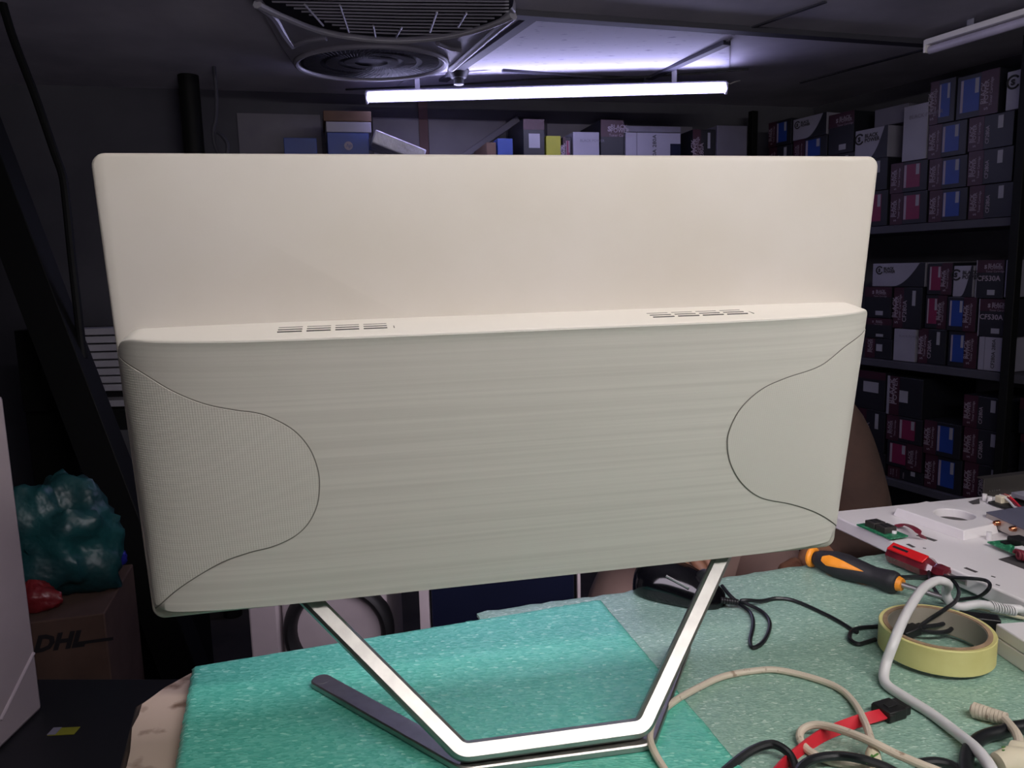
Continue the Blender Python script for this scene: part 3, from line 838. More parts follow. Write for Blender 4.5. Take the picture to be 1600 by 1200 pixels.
# black box connector and wires between tape and white adapter
t = thing('black_connector', 'black connector block with loose silver wires behind the white adapter', 'connector', zT(1535, 975))
a = zT(1530, 975, .008)
part('block', MB().obox(a, (V((.9, -.35, 0)), V((.35, .9, 0)), V((0, 0, 1))), (.016, .007, .0085)), m_rubber, t, .001)
mb = MB()
for i in range(4):
    mb.tube(path([(1528 + i * 3, 988 + i * 2, .003), (1540 + i, 996 + i * 4, .002), (1556, 1004 + i * 3, .002), (1575, 1006, .002)]), .0008, 6)
part('wires', mb, m_alu, t)
part('white_plug', MB().tube([zT(1525, 1015, .003), zT(1533, 1013, .003)], .0032, 10), m_cw, t)

# white adapter box
def adapter():
    c = zT(1553, 1012, .004)
    e = zT(1600, 1044, .004); d = (e - c); d.z = 0; d.normalize(); s = V((-d.y, d.x, 0))
    if s.y < 0: s = -s
    t = thing('power_adapter', 'white power adapter box at the right edge in front of the chassis', 'adapter', c)
    u = V((0, 0, 1)); L, W_, H_ = .11, .055, .0225
    cc = c + d * (L / 2) + s * (W_ / 2)
    part('lower_shell', MB().obox(cc + u * (H_ * .24 - .002), (d, s, u), (L / 2, W_ / 2, H_ * .24 + .002)), m_chassis, t, .0012)
    part('upper_shell', MB().obox(cc + u * (H_ * .755), (d, s, u), (L / 2, W_ / 2, H_ * .25)), m_chassis, t, .0012)
adapter()

# ------------------------------------------------------------------ opened white chassis with its boards
def chassis():
    ZC = T + .020
    def c(x, y, dz=0): return onz(x, y, ZC + dz)
    t = thing('opened_chassis', 'opened white computer chassis with circuit boards lying on the bench', 'computer part', (zT(1450, 860)))
    A = c(1290, 800); Bp = c(1600, 939); D = c(1537, 775)
    Bp = Bp + (Bp - A).normalized() * .10
    D2 = D + (D - A).normalized() * .25
    A2 = c(1300, 806)
    far = D2 + (Bp - A) * .95
    poly = [A, Bp, far, D2]
    part('rear_shell', MB().prism([p + V((0, 0, -.0165)) for p in poly], (0, 0, .0165)), m_chassis, t, .002)
    # plateau with a round opening
    HP = .011
    q = [(1401, 793), (1447, 783), (1545, 800), (1556, 818), (1506, 829)]
    top = [onz(x, y, ZC + HP) for x, y in q]
    cen = sum(top, V()) / len(top)
    bot = [V((p.x, p.y, ZC + .0002)) + (V((p.x, p.y, 0)) - V((cen.x, cen.y, 0))).normalized() * .004 for p in top]
    hc = onz(1491, 803.5, ZC + HP); hr = .0225
    n = 40
    def onpoly(a):
        d = V((math.cos(a), math.sin(a), 0)); best = None
        for i in range(len(top)):
            p0, p1 = top[i], top[(i + 1) % len(top)]
            e = p1 - p0; den = d.x * e.y - d.y * e.x
            if abs(den) < 1e-9: continue
            k = ((p0.x - hc.x) * e.y - (p0.y - hc.y) * e.x) / den
            m_ = ((p0.x - hc.x) * d.y - (p0.y - hc.y) * d.x) / den
            if k > 0 and -1e-6 <= m_ <= 1 + 1e-6 and (best is None or k < best): best = k
        return hc + d * best
    angs = sorted([2 * math.pi * k / n for k in range(n)] + [math.atan2(p.y - hc.y, p.x - hc.x) % (2 * math.pi) for p in top])
    outer = [onpoly(a) for a in angs]
    inner = [hc + V((math.cos(a), math.sin(a), 0)) * hr for a in angs]
    innb = [V((p.x, p.y, ZC + .0006)) for p in inner]
    outb = [V((p.x, p.y, ZC + .0002)) + (p - cen).normalized() * .0035 for p in outer]
    for p in outb: p.z = ZC + .0002
    pl = part('raised_plate', MB().loft([outb, outer, inner, innb], caps=False), m_chassis, t, .0012, smooth=25)
    part('opening', MB().prism([p + V((0, 0, -.0003)) for p in innb], (0, 0, .0004)), m_slot, t)
    # slots
    for x0, y0, x1, y1, wd in ((1434, 836, 1462, 845, .006), (1418, 850, 1428, 855, .004), (1442, 856, 1447, 857, .0015), (1508, 887, 1526, 894, .004), (1549, 900, 1555, 902, .0015), (1556, 913, 1562, 915, .0015)):
        a, b = c(x0, y0, .0003), c(x1, y1, .0003); d = (b - a).normalized(); s = V((-d.y, d.x, 0))
        part('slot', MB().obox((a + b) / 2, (d, s, V((0, 0, 1))), ((b - a).length / 2, wd / 2, .0002)), m_slot, t, smooth=0)
    q4 = [c(x, y, .0003) for x, y in ((1560, 874), (1585, 868), (1640, 890), (1602, 890))]
    part('slot', MB().prism(q4, (0, 0, .0003)), m_slot, t, smooth=0)
    q4 = [c(x, y, .0003) for x, y in ((1513, 784), (1530, 779), (1531, 787), (1520, 788))]
    part('slot', MB().prism(q4, (0, 0, .0003)), m_slot, t, smooth=0)
    # small usb board at the left edge
    def frame(x0, y0, x1, y1, dz=.004):
        a, b = c(x0, y0, dz), c(x1, y1, dz); d = (b - a).normalized(); return a, b, d, V((-d.y, d.x, 0)) if d.x > 0 else V((d.y, -d.x, 0))
    U = V((0, 0, 1))
    a, b, d, s = frame(1352, 818, 1405, 840)
    pc = (a + b) / 2
    br_ = part('circuit_board', MB().obox(pc, (d, s, U), ((b - a).length / 2, .013, .0008)), m_pcb, t, label='small green board with two stacked ports')
    for k in (.30, .62):
        pp = a + d * ((b - a).length * k)
        part('usb_port', MB().obox(pp + U * .0045, (d, s, U), (.0075, .0085, .0038)), m_steel, br_, .0006)
        mb = MB()
        for j in (-.003, .003): mb.obox(pp + U * .0084 + s * j, (d, s, U), (.0045, .0012, .0002))
        part('port_spring', mb, m_dark, br_)
    part('standoff', MB().lathe([(0, 0), (.0028, 0), (.0028, .007), (0, .007)], c(1397, 838, .001), U, 14), m_chassis, br_)
    part('screw', MB().lathe([(0, 0), (.0024, 0), (.002, .0014), (0, .0018)], c(1398, 829, .0075), U, 14), m_steel, br_)
    # ribbon
    rp = spline([c(x, y, z) for x, y, z in ((1400, 822, .004), (1415, 820, .006), (1428, 825, .010), (1436, 832, .010), (1443, 841, .002))], 6)
    loops = []
    for i, p in enumerate(rp):
        dd = (rp[min(i + 1, len(rp) - 1)] - rp[max(0, i - 1)]).normalized(); ss = V((-dd.y, dd.x, 0)).normalized()
        loops.append([p + ss * .004 + U * .0004, p - ss * .004 + U * .0004, p - ss * .004 - U * .0004, p + ss * .004 - U * .0004])
    part('ribbon_wire', MB().loft(loops), m_maroon, t, smooth=50)
    # heat sink block
    hz = .018
    a = onz(1541, 800, ZC + hz); b = onz(1612, 832, ZC + hz); d = (b - a).normalized(); e = onz(1612, 789, ZC + hz) - a; e.normalize()
    pol = [a, a + d * .20, a + d * .20 + e * .12, a + e * .12]
    hs = part('heat_sink', MB().prism([V((p.x, p.y, ZC + .003)) for p in pol], (0, 0, hz - .004)), m_heats, t, .0006)
    part('top_plate', MB().prism([V((p.x, p.y, ZC + hz - .001)) for p in pol], (0, 0, .001)), m_heat, hs)
    nn = V((d.y, -d.x, 0)).normalized()
    if nn.y > 0: nn = -nn
    for x, y in ((1561, 817), (1586, 826)):
        pp = onpl(x, y, a, nn)
        part('copper_tip', MB().lathe([(0, -.001), (.0034, -.001), (.0034, .003), (.0026, .006), (0, .008)], pp, nn, 18), m_copper, hs)
    # second green board
    a, b, d, s = frame(1546, 848, 1592, 868, .005)
    b2 = part('circuit_board', MB().obox((a + b) / 2 + s * .012 + d * .01, (d, s, U), ((b - a).length / 2 + .012, .013, .0008)), m_pcb, t, label='small green board with black socket')
    part('socket', MB().obox(c(1594, 847, .009), (d, s, U), (.010, .008, .0045)), m_rubber, b2, .0006)
    part('chip', MB().obox(c(1572, 848, .0065), (d, s, U), (.004, .004, .0008)), m_dark, b2)
    part('standoff', MB().lathe([(0, 0), (.003, 0), (.003, .009), (0, .009)], c(1545, 843, .0005), U, 14), m_chassis, b2)
    mb = MB()
    hel = [c(1588 + 5 * k / 12, 870 + 1.2 * k / 12, .006) + V((0, math.cos(k * math.pi / 6) * .0045, math.sin(k * math.pi / 6) * .0045 + .003)) for k in range(60)]
    part('wire_coil', MB().tube(hel, .0016, 8), m_maroon, t)
    part('white_plug', MB().obox(c(1598, 860, .010), (d, s, U), (.006, .005, .003)), m_chassis, t, .0005)
    # sheet metal bracket at the back
    a = c(1538, 779, .000); b = c(1640, 766, .000); d = (b - a); d.z = 0; d.normalize(); s = V((-d.y, d.x, 0))
    hb = .026
    bk = part('metal_bracket', MB().obox(a + d * .09 + U * (hb / 2) + s * .003, (d, s, U), (.09, .001, hb / 2)), m_steel, t, .0004, label='upright grey sheet-metal bracket')
    part('flange', MB().obox(a + d * .09 + U * (hb + .0002) + s * .008, (d, s, U), (.09, .006, .0008)), m_steel, bk)
    mb = MB()
    for k in range(5): mb.obox(a + d * (.010 + .004 * k) + U * .009 + s * .0015, (d, s, U), (.0009, .0004, .0009))
    part('pin', mb, m_alu, bk)
    part('white_socket', MB().obox(c(1567, 781, .007), (d, s, U), (.008, .005, .006)), m_cream, t, .001)
    for off, mm in ((0, m_maroon), (.004, m_red), (-.004, m_cw)):
        part('wire', MB().tube(spline([c(1566, 773, .012) + d * off, c(1573, 776, .012) + d * off, c(1582, 784, .008) + d * off, c(1590, 792, .006) + d * off, c(1606, 798, .006)]), .0014, 8), mm, t)
    part('drive_label', MB().obox(c(1602, 775, .012) + d * .02, (d, s, U), (.03, .012, .003)), m_lab, t, .0006)
    for x, y in ((1546, 786), (1538, 782)):
        part('post', MB().lathe([(0, 0), (.003, 0), (.003, .009), (0, .009)], c(x, y, .0004), U, 14), m_chassis, t)
    # a flat board behind sockets
    part('mainboard', MB().obox(c(1600, 786, .003) + d * .03, (d, s, U), (.07, .018, .0012)), m_dark, t)
chassis()

# ------------------------------------------------------------------ right-hand rack and its cartons
RN = E2                                       # plane normal of the carton fronts
def rk(x, y):
    q = onpl(x, y, S0, RN) - S0; return q.dot(E1), q.z
def rpt(s, dpt, z): return V((S0.x, S0.y, 0)) + E1 * s + E2 * dpt + V((0, 0, z))
ZA = rk(1480, 346)[1]; ZB = rk(1500, 575)[1]; ZCc = rk(1470, 768)[1]
sR = rk(1588, 480)[0]; sL = rk(1196, 300)[0]
rack = thing('storage_rack', 'dark steel storage rack along the right wall filled with toner cartons', 'rack', rpt((sR + sL) / 2, .18, 0))
SR2 = sR - .50
UZ = V((0, 0, 1))
for z in (ZA, ZB, ZCc, .12):
    part('shelf', MB().obox(rpt((SR2 + sL + .06) / 2, .147, z - .013), (E1, E2, UZ), ((sL + .06 - SR2) / 2, .158, .0125)), m_bar, rack, .002)
sPost = rk(1590, 480)[0]
for s in (sPost, SR2 + .02, sL + .05):
    for dd in (-.026, .320):
        part('post', MB().obox(rpt(s, dd, .90), (E1, E2, UZ), (.013, .014, .90)), m_blacksteel, rack, .002)

def carton(name, label, s0, s1, z0, z1, kind, dep=.25, off=0., group=None, pf=rpt, A=None, text=True):
    """one retail carton: s runs away from the viewer to the left, so s1>s0 is its left end"""
    fa, fb = (E1, E2) if A is None else A
    X = -fa                                    # left to right as seen
    N = -fb
    cx = pf((s0 + s1) / 2, off + dep / 2, (z0 + z1) / 2)
    wd, h = s1 - s0 - .003, z1 - z0 - .0015
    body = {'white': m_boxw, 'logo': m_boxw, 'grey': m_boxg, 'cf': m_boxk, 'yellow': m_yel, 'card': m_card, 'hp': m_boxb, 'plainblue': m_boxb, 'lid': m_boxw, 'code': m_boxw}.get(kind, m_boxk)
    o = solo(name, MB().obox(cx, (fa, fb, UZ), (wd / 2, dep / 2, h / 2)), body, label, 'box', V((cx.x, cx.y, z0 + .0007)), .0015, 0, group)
    F = pf((s0 + s1) / 2, off, (z0 + z1) / 2)
    def rect(n, m_, x0, x1, y0, y1, lift=.0006, par=o):
        c_ = F + X * ((x0 + x1) / 2 * wd / 2) + UZ * ((y0 + y1) / 2 * h / 2) + N * lift / 2
        return part(n, MB().obox(c_, (X, N, UZ), ((x1 - x0) / 4 * wd, lift / 2, (y1 - y0) / 4 * h)), m_, par, smooth=0)
    def at(x, y, l=.0010): return F + X * (x * wd / 2) + UZ * (y * h / 2) + N * l
    def vtext(mb, txt, x, y, size, align='LEFT'):
        mb.text(txt, at(x, y), UZ, -X, size, N * .0001, align, .01)
    Z0 = V((0, 0, 0))
    if kind in ('mag', 'blue', 'textk', 'mag2', 'blue2'):
        first = kind in ('mag', 'blue', 'textk')
        colm = m_boxmag if 'mag' in kind else m_boxb
        tx = -.92 if first else .25
        rect('maroon_band', m_boxm, -1 if first else .15, -.3 if first else .98, -1, 1, .0005)
        if text:
            mb = MB()
            vtext(mb, 'BLACK', tx + .14, -.5, h * .165); vtext(mb, 'POWER', tx + .28, -.5, h * .155); vtext(mb, 'Toner Cartridge', tx + .46, -.62, h * .095)
            mb.text('s', at(tx + .28, -.80), UZ, -X, h * .2, N * .0001)
            part('lettering', mb, m_lett, o, smooth=0)
        if kind != 'textk':
            x0, x1 = (-.25, .62) if first else (-.82, .10)
            rect('colour_panel', colm, x0, x1, -.72, .80, .0007)
            rect('pale_strip', m_lett, x0 + .02, x0 + .14, -.7, .78, .0010)
            rect('label_sticker', m_lab, x1 - .22, x1 - .04, .1, .78, .0011)
        else:
            mb = MB(); vtext(mb, 'CF280A', -.05, -.7, h * .16)
            part('model_number', mb, m_lett, o, smooth=0)
            rect('label_sticker', m_lab, .32, .55, .12, .85, .0010)
    elif kind == 'logo':
        # dark curved corner
        n = 14; loopf = []
        pts = [at(1, 1, .0007), at(1, -1, .0007), at(-.2, -1, .0007)] + [at(-.2 + 1.0 * (k / n) ** .7, -1 + 2 * (k / n) ** 1.35, .0007) for k in range(1, n + 1)]
        part('dark_corner', MB().prism(pts, N * .0004), m_boxk, o, smooth=0)
        mb = MB(); r = h * .16
        rc = at(-.72, .42)
        mb.tube([rc + X * (r * math.cos(a)) + UZ * (r * math.sin(a)) for a in (math.radians(40 + 290 * k / 20) for k in range(21))], r * .17, 6)
        mb.text('s', rc - X * r * .42 - UZ * r * .45, X, UZ, r * 1.9, N * .0004, bold=.04)
        mb.text('BLACK', rc + X * r * 1.35 + UZ * r * .10, X, UZ, r * 1.05, N * .0004, bold=.03); mb.text('POWER', rc + X * r * 1.35 - UZ * r * .80, X, UZ, r * 1.05, N * .0004, bold=.03)
        part('logo', mb, m_ink, o, smooth=0)
    elif kind in ('cf', 'ktop'):
        rect('maroon_band', m_boxm, -1, 1, .35, 1, .0005)
        mb = MB()
        mb.text('BLACK', at(-.15, .66), X, UZ, h * .115, N * .0004, bold=.02); mb.text('POWER', at(-.15, .52), X, UZ, h * .115, N * .0004, bold=.02)
        mb.text('s', at(-.42, .56), X, UZ, h * .2, N * .0004, bold=.03)
        mb.text('Toner Cartridge', at(-.3, .36), X, UZ, h * .075, N * .0004)
        part('lettering', mb, m_lett, o, smooth=0)
        if kind == 'cf':
            mb = MB().text('CF530A', at(-.92, -.08), X, UZ, h * .19, N * .0004, bold=.02)
            part('model_number', mb, m_lett, o, smooth=0)
            rect('white_side', m_boxw, -1.0, -.94, -1, 1, .0008)
        rect('label_sticker', m_lab, -.12, .42, -.82, -.55, .0010)
    elif kind == 'klabel':
        rect('maroon_band', m_boxm, -1, -.25, -1, 1, .0005)
        mb = MB(); vtext(mb, 'BLACK', -.60, -.45, h * .22); vtext(mb, 'POWER', -.42, -.45, h * .2); part('lettering', mb, m_lett, o, smooth=0)
        rect('label_sticker', m_lab, -.15, .3, -.25, .45, .0010)
    elif kind == 'code':
        mb = MB(); vtext(mb, '280A', .10, .25, h * .15); vtext(mb, 'CF280A', .10, -.85, h * .15)
        part('lettering', mb, m_ink, o, smooth=0)
        rect('dark_corner', m_navy, .62, 1, -1, .45, .0006); rect('edge_line', m_inkg, -.62, -.58, -1, 1, .0006)
    elif kind == 'white':
        mb = MB(); mb.text('BLACK POWER', at(-.5, .5), X, UZ, h * .10, N * .0004); part('lettering', mb, m_inkg, o, smooth=0)
    elif kind == 'hp':
        mb = MB(); r = min(h * .22, .014); rc = at(0, .30)
        mb.lathe([(0, 0), (r, 0), (r, .0008), (0, .0008)], rc, N, 24)
        em = part('round_emblem', mb, m_lett, o, smooth=0)
        part('emblem_letters', MB().text('hp', rc - X * r * .55 - UZ * r * .35 + N * .0010, X, UZ, r * 1.25, N * .0003, shear=.3), m_boxb, em, smooth=0)
        rect('lower_band', m_lett, -.15, .15, -.45, -.36, .0008)
    elif kind == 'wlabel':
        lab = rect('label_sticker', m_lab, -.5, .55, -.1, .45, .0008)
        rect('maroon_band', m_boxm, -1, 1, .6, 1, .0005)
    elif kind == 'wside':
        rect('white_side', m_boxw, -1, -.86, -1, 1, .0008)
        rect('maroon_band', m_boxm, -.84, -.3, -1, 1, .0005)
        mb = MB(); vtext(mb, 'BLACK', -.58, -.45, h * .22); vtext(mb, 'POWER', -.42, -.45, h * .2); part('lettering', mb, m_lett, o, smooth=0)
        rect('label_sticker', m_lab, -.28, .2, -.28, .32, .0010)
    return o
NM = 'toner_carton'
def col(x0, x1, zb, items, off=0.):
    """stack of cartons: items from the bottom up, each (top pixel row, kind, label[, x0, x1])"""
    z = zb + .0005
    for it in items:
        a, b = (it[3], it[4]) if len(it) > 3 else (x0, x1)
        xm = (a + b) / 2; z1 = rk(xm, it[0])[1]
        if it[1] is not None:
            s1 = rk(a, it[0] + 20)[0]; s0 = rk(b, it[0] + 20)[0]
            carton(NM, it[2], s0, s1, z, z1, it[1], off=off + random.uniform(0, .006), group='toner cartons on the right-hand rack')
        z = z1
# upper shelf
col(1200, 1236, ZA, [(270, 'textk', 'black toner carton on the upper shelf, far left end, lowest visible'), (228, 'textk', 'black toner carton on the upper shelf, second up in the far left stack'), (188, 'blue', 'narrow blue-panelled toner carton on top of the far left stack')])
col(1238, 1291, ZA, [(290, 'blue', 'blue-panelled toner carton low in the stack under the small white logo carton'), (250, 'textk', 'black toner carton midway under the small white logo carton'), (215, 'blue', 'blue-panelled toner carton directly under the small white logo carton'), (181, 'logo', 'small white logo carton with curved dark corner just above the computer, near the back corner')])
col(1293, 1333, ZA, [(290, 'textk', 'black toner carton low between the two white logo cartons'), (240, 'textk', 'black toner carton second up between the two white logo cartons'), (176, 'ktop', 'dark printed carton between the two white logo cartons of the upper shelf')])
col(1335, 1387, ZA, [(299, 'mag', 'magenta toner carton bottom of the stack beside the computer corner'), (249, 'textk', 'black toner carton under the white logo carton at the computer corner'), (200, 'logo', 'white logo carton with dark corner standing just above the computer top right corner')])
col(1390, 1448, ZA, [(300, 'mag', 'magenta-panelled toner carton on the upper shelf board, left of the blue stack'), (252, 'mag', 'magenta-panelled toner carton directly under the tall white carton'), (163, 'white', 'tall plain white carton on top of two magenta-panelled cartons', 1411, 1450)])
col(1450, 1510, ZA, [(295, 'blue', 'blue-panelled toner carton on the upper shelf board, bottom of its stack'), (245, 'blue', 'blue-panelled toner carton second up in the upper shelf stack'), (191, 'blue', 'blue-panelled toner carton third up in the upper shelf stack'), (124, 'blue', 'blue-panelled toner carton topmost under the ceiling, left of the green-blue one', 1453, 1493)])
col(1512, 1583, ZA, [(287, 'textk', 'black toner carton with white sticker on the upper shelf board beside the post'), (232, 'textk', 'black toner carton with white sticker, second up beside the rack post'), (178, 'textk', 'black toner carton with white sticker, third up beside the rack post'), (113, 'blue2', 'blue-panelled toner carton topmost under the ceiling, left of the white logo carton', 1495, 1562)])
col(1598, 1660, ZA, [(287, 'textk', 'black toner carton at the right picture edge, upper shelf board'), (228, 'textk', 'black toner carton at the right picture edge, second up'), (162, 'textk', 'black toner carton at the right picture edge, under the white logo carton'), (103, 'logo', 'white logo carton topmost at the upper right corner of the picture', 1571, 1650)])
carton('plain_carton', 'plain grey carton behind the tall white carton on the upper shelf', rk(1409, 190)[0], rk(1356, 190)[0], rk(1361, 200)[1] + .003, rk(1380, 166)[1], 'grey', off=.03)
# middle shelf
col(1350, 1393, ZB, [(529, 'klabel', 'black carton with white sticker on the middle shelf board behind the computer edge'), (497, 'ktop', 'dark printed carton second up on the middle shelf behind the computer edge'), (448, 'ktop', 'dark printed carton under the wide white logo carton, beside the computer edge')])
col(1395, 1430, ZB, [(514, 'white', 'plain white carton standing on the middle shelf board')])
col(1395, 1440, rk(1417, 514)[1], [(449, 'textk', 'black toner carton above the plain white carton on the middle shelf')])
col(1361, 1444, max(rk(1371, 448)[1], rk(1417, 449)[1]), [(411, 'logo', 'wide white logo carton on top of the middle shelf stacks, left end')])
col(1432, 1476, ZB, [(514, 'textk', 'black toner carton on the middle shelf board right of the plain white carton')], off=.008)
col(1442, 1477, rk(1454, 514)[1], [(461, 'mag2', 'magenta-panelled carton second up, left of the two blue cartons on the middle shelf')], off=.008)
col(1447, 1487, rk(1460, 461)[1], [(411, 'mag2', 'magenta-panelled carton topmost on the middle shelf')], off=.004)
col(1479, 1526, ZB, [(518, 'blue2', 'blue-panelled carton on the middle shelf board'), (464, 'blue2', 'blue-panelled carton second up on the middle shelf, under a white logo carton'), (415, 'logo', 'white logo carton with round dark corner on top of two blue-panelled cartons', 1489, 1521)])
col(1528, 1578, ZB, [(527, 'code', 'white carton with upright black lettering on the middle shelf board'), (467, 'cf', 'black CF530A carton second up at the right end of the middle shelf'), (406, 'cf', 'black CF530A carton topmost at the right end of the middle shelf', 1523, 1568)])
zt = rk(1576, 466)[1]
carton('white_carton', 'narrow white carton with round logo beside the rack post on the middle shelf', rk(1583, 430)[0], rk(1568.5, 430)[0], zt + .001, rk(1576, 406)[1], 'white', off=.004)
# lower shelf
col(1336, 1382, ZCc, [(705, 'textk', 'black toner carton at the bottom behind the person, lower shelf'), (640, 'textk', 'black toner carton second up behind the person, lower shelf'), (580, 'wlabel', 'dark carton with large white label on top of the lower shelf, left end')])
col(1384, 1441, ZCc, [(733, 'textk', 'black toner carton at the bottom right of the person, lower shelf'), (692, 'mag2', 'magenta-panelled carton second up on the lower shelf, right of the person'), (652, 'mag', 'magenta-panelled carton third up on the lower shelf, right of the person'), (590, 'wside', 'black carton with white side and sticker topmost right of the person')])
col(1443, 1502, ZCc, [(714, 'blue', 'blue-panelled carton on the lower shelf board'), (660, 'blue', 'blue-panelled carton second up on the lower shelf')])
col(1504, 1571, ZCc, [(727, 'textk', 'black toner carton bottom of the right stack on the lower shelf'), (672, 'textk', 'black toner carton midway in the right stack on the lower shelf'), (620, 'textk', 'black toner carton topmost in the right stack on the lower shelf')])
col(1592, 1660, ZCc, [(745, 'wlabel', 'dark carton with white label lowest at the right picture edge, lower shelf'), (683, 'wlabel', 'dark carton with white label second up at the right picture edge, lower shelf'), (625, 'ktop', 'maroon printed carton topmost at the right picture edge, lower shelf')])

# ------------------------------------------------------------------ shelf on the back wall
FO = .30
def bk(x, y):
    q = onpl(x, y, B0 - G2 * FO, G2) - B0; return -q.dot(G1), q.z
def bpt(s, dpt, z): return V((B0.x, B0.y, 0)) - G1 * s + G2 * (dpt - FO) + V((0, 0, z))
ZW = bk(850, 268)[1]
sl, sr = bk(430, 250)[0], bk(1185, 250)[0]
sh = solo('wall_shelf', MB().obox(bpt((sl + sr) / 2, .15, ZW - .012), (G1, G2, UZ), ((sl - sr) / 2, .148, .0115)), m_bar, 'dark board shelf along the back wall holding a row of boxes', 'shelf', bevel=.002)
def bcol(name, x0, x1, items, off=0.):
    z = ZW + .0005
    for y, kind, label, *xx in items:
        a, b = xx if xx else (x0, x1)
        z1 = bk((a + b) / 2, y)[1]
        carton(name, label, bk(b, y + 15)[0], bk(a, y + 15)[0], z, z1, kind, dep=.22, off=off, pf=bpt, A=(-G1 * -1 if False else -G1, G2), group='boxes on the back wall shelf')
        z = z1
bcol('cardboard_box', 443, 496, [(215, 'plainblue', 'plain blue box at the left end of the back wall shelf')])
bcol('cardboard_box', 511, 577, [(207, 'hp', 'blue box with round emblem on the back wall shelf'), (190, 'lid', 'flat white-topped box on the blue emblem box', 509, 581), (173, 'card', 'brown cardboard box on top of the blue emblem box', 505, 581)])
bcol('cardboard_box', 760, 776, [(222, 'card', 'narrow brown box left of the blue one on the back wall shelf')])
bcol('cardboard_box', 777, 802, [(216, 'plainblue', 'small blue box in the middle of the back wall shelf')])
bcol('cardboard_box', 817, 851, [(186, 'wlabel', 'tall dark box with white label left of the yellow box')])
bcol('cardboard_box', 853, 877, [(212, 'yellow', 'small yellow box on the back wall shelf')])
bcol('cardboard_box', 879, 893, [(214, 'mag', 'narrow dark box between the yellow box and a white logo box')])
bcol('cardboard_box', 895, 937, [(206, 'white', 'white box with small print right of the yellow box')])
bcol('cardboard_box', 938, 975, [(187, 'ktop', 'dark printed box between two white boxes on the back wall shelf')])
bcol('cardboard_box', 977, 1064, [(207, 'code', 'wide white box with upright lettering on the back wall shelf'), (197, 'grey', 'flat grey box on top of the wide white lettered box')])
bcol('cardboard_box', 1082, 1118, [(202, 'textk', 'dark box right of the wide white lettered box')])
bcol('cardboard_box', 1120, 1168, [(196, 'grey', 'grey box at the right end of the back wall shelf')])
# packet leaning, plastic wrapped
a = onpl(590, 222, B0 - G2 * (FO - .02), G2); b = onpl(650, 246, B0 - G2 * (FO - .02), G2)
d = (b - a).normalized(); n_ = d.cross(G2).normalized()
if n_.z < 0: n_ = -n_
mb = MB().obox((a + b) / 2, (d, G2, n_), ((b - a).length / 2 + .02, .08, .022))
solo('wrapped_packet', mb, mat('crinkled_clear_wrap', (196, 194, 214), .18, bump=.8, bscale=60, bdist=.006), 'plastic-wrapped white packet leaning beside the blue emblem box', 'packet', bevel=.004)
a = onpl(722, 246, B0 - G2 * .045, G2); b = onpl(795, 196, B0 - G2 * .045, G2); d = (b - a).normalized(); n_ = d.cross(G2).normalized()
solo('leaning_board', MB().obox((a + b) / 2, (d, G2, n_), ((b - a).length / 2 + .04, .025, .012)), m_boxg, 'dark board leaning diagonally behind the small blue box', 'board', bevel=.002)
# post and wall panels
pq = [onpl(x, 200, B0 - G2 * .02, G2) for x in (655, 669)]
struct('trim_11', MB().prism([V((pq[0].x, pq[0].y, 0)), V((pq[1].x, pq[1].y, 0)), V((pq[1].x, pq[1].y, 0)) + G2 * .018, V((pq[0].x, pq[0].y, 0)) + G2 * .018], (0, 0, CEIL - .002)), mat('brown_post', (88, 62, 66), .7))
m_panel = mat('pale_wall_board', (112, 109, 118), .8, col2=(100, 97, 108), nscale=6)
for i, (xa, xb, yt) in enumerate(((370, 500, 178), (582, 655, 184), (669, 790, 187), (855, 930, 194), (966, 1082, 197))):
    p0, p1 = onpl(xa, yt, B0 - G2 * .012, G2), onpl(xb, yt, B0 - G2 * .012, G2)
    zz = (p0.z + p1.z) / 2
    struct('trim_%d' % (12 + i), MB().prism([V((p0.x, p0.y, zz - .6)), V((p1.x, p1.y, zz - .6)), V((p1.x, p1.y, zz - .6)) + G2 * .01, V((p0.x, p0.y, zz - .6)) + G2 * .01], (0, 0, .6)), m_panel)

# ------------------------------------------------------------------ left side of the room
def beam():
    d0 = 1.80
    a = atd(-60, 132, d0); b = atd(153, 690, d0); dv = (b - a).normalized()
    foot_ = a + dv * ((0 - a.z) / dv.z)
    toppt = a + dv * ((CEIL - .03 - a.z) / dv.z) if dv.z else a
    t = thing('steel_brace', 'thick black diagonal steel beam with a thin bent rail at the left', 'beam', foot_)
    side_ = V((dv.z, 0, -dv.x)).normalized(); fr_ = dv.cross(side_).normalized()
    part('main_beam', MB().obox((foot_ + toppt) / 2 + dv * -.02, (dv, side_, fr_), ((foot_ - toppt).length / 2 - .03, .044, .03)), m_blacksteel, t, .002)
    rp = [atd(x, y, d0 - .0) for x, y in ((-8, -40), (18, 52), (55, 150), (86, 240), (98, 275), (104, 320), (112, 400), (122, 490), (130, 560))]
    part('rail', MB().tube(spline(rp), .0095, 10), m_blacksteel, t)
beam()
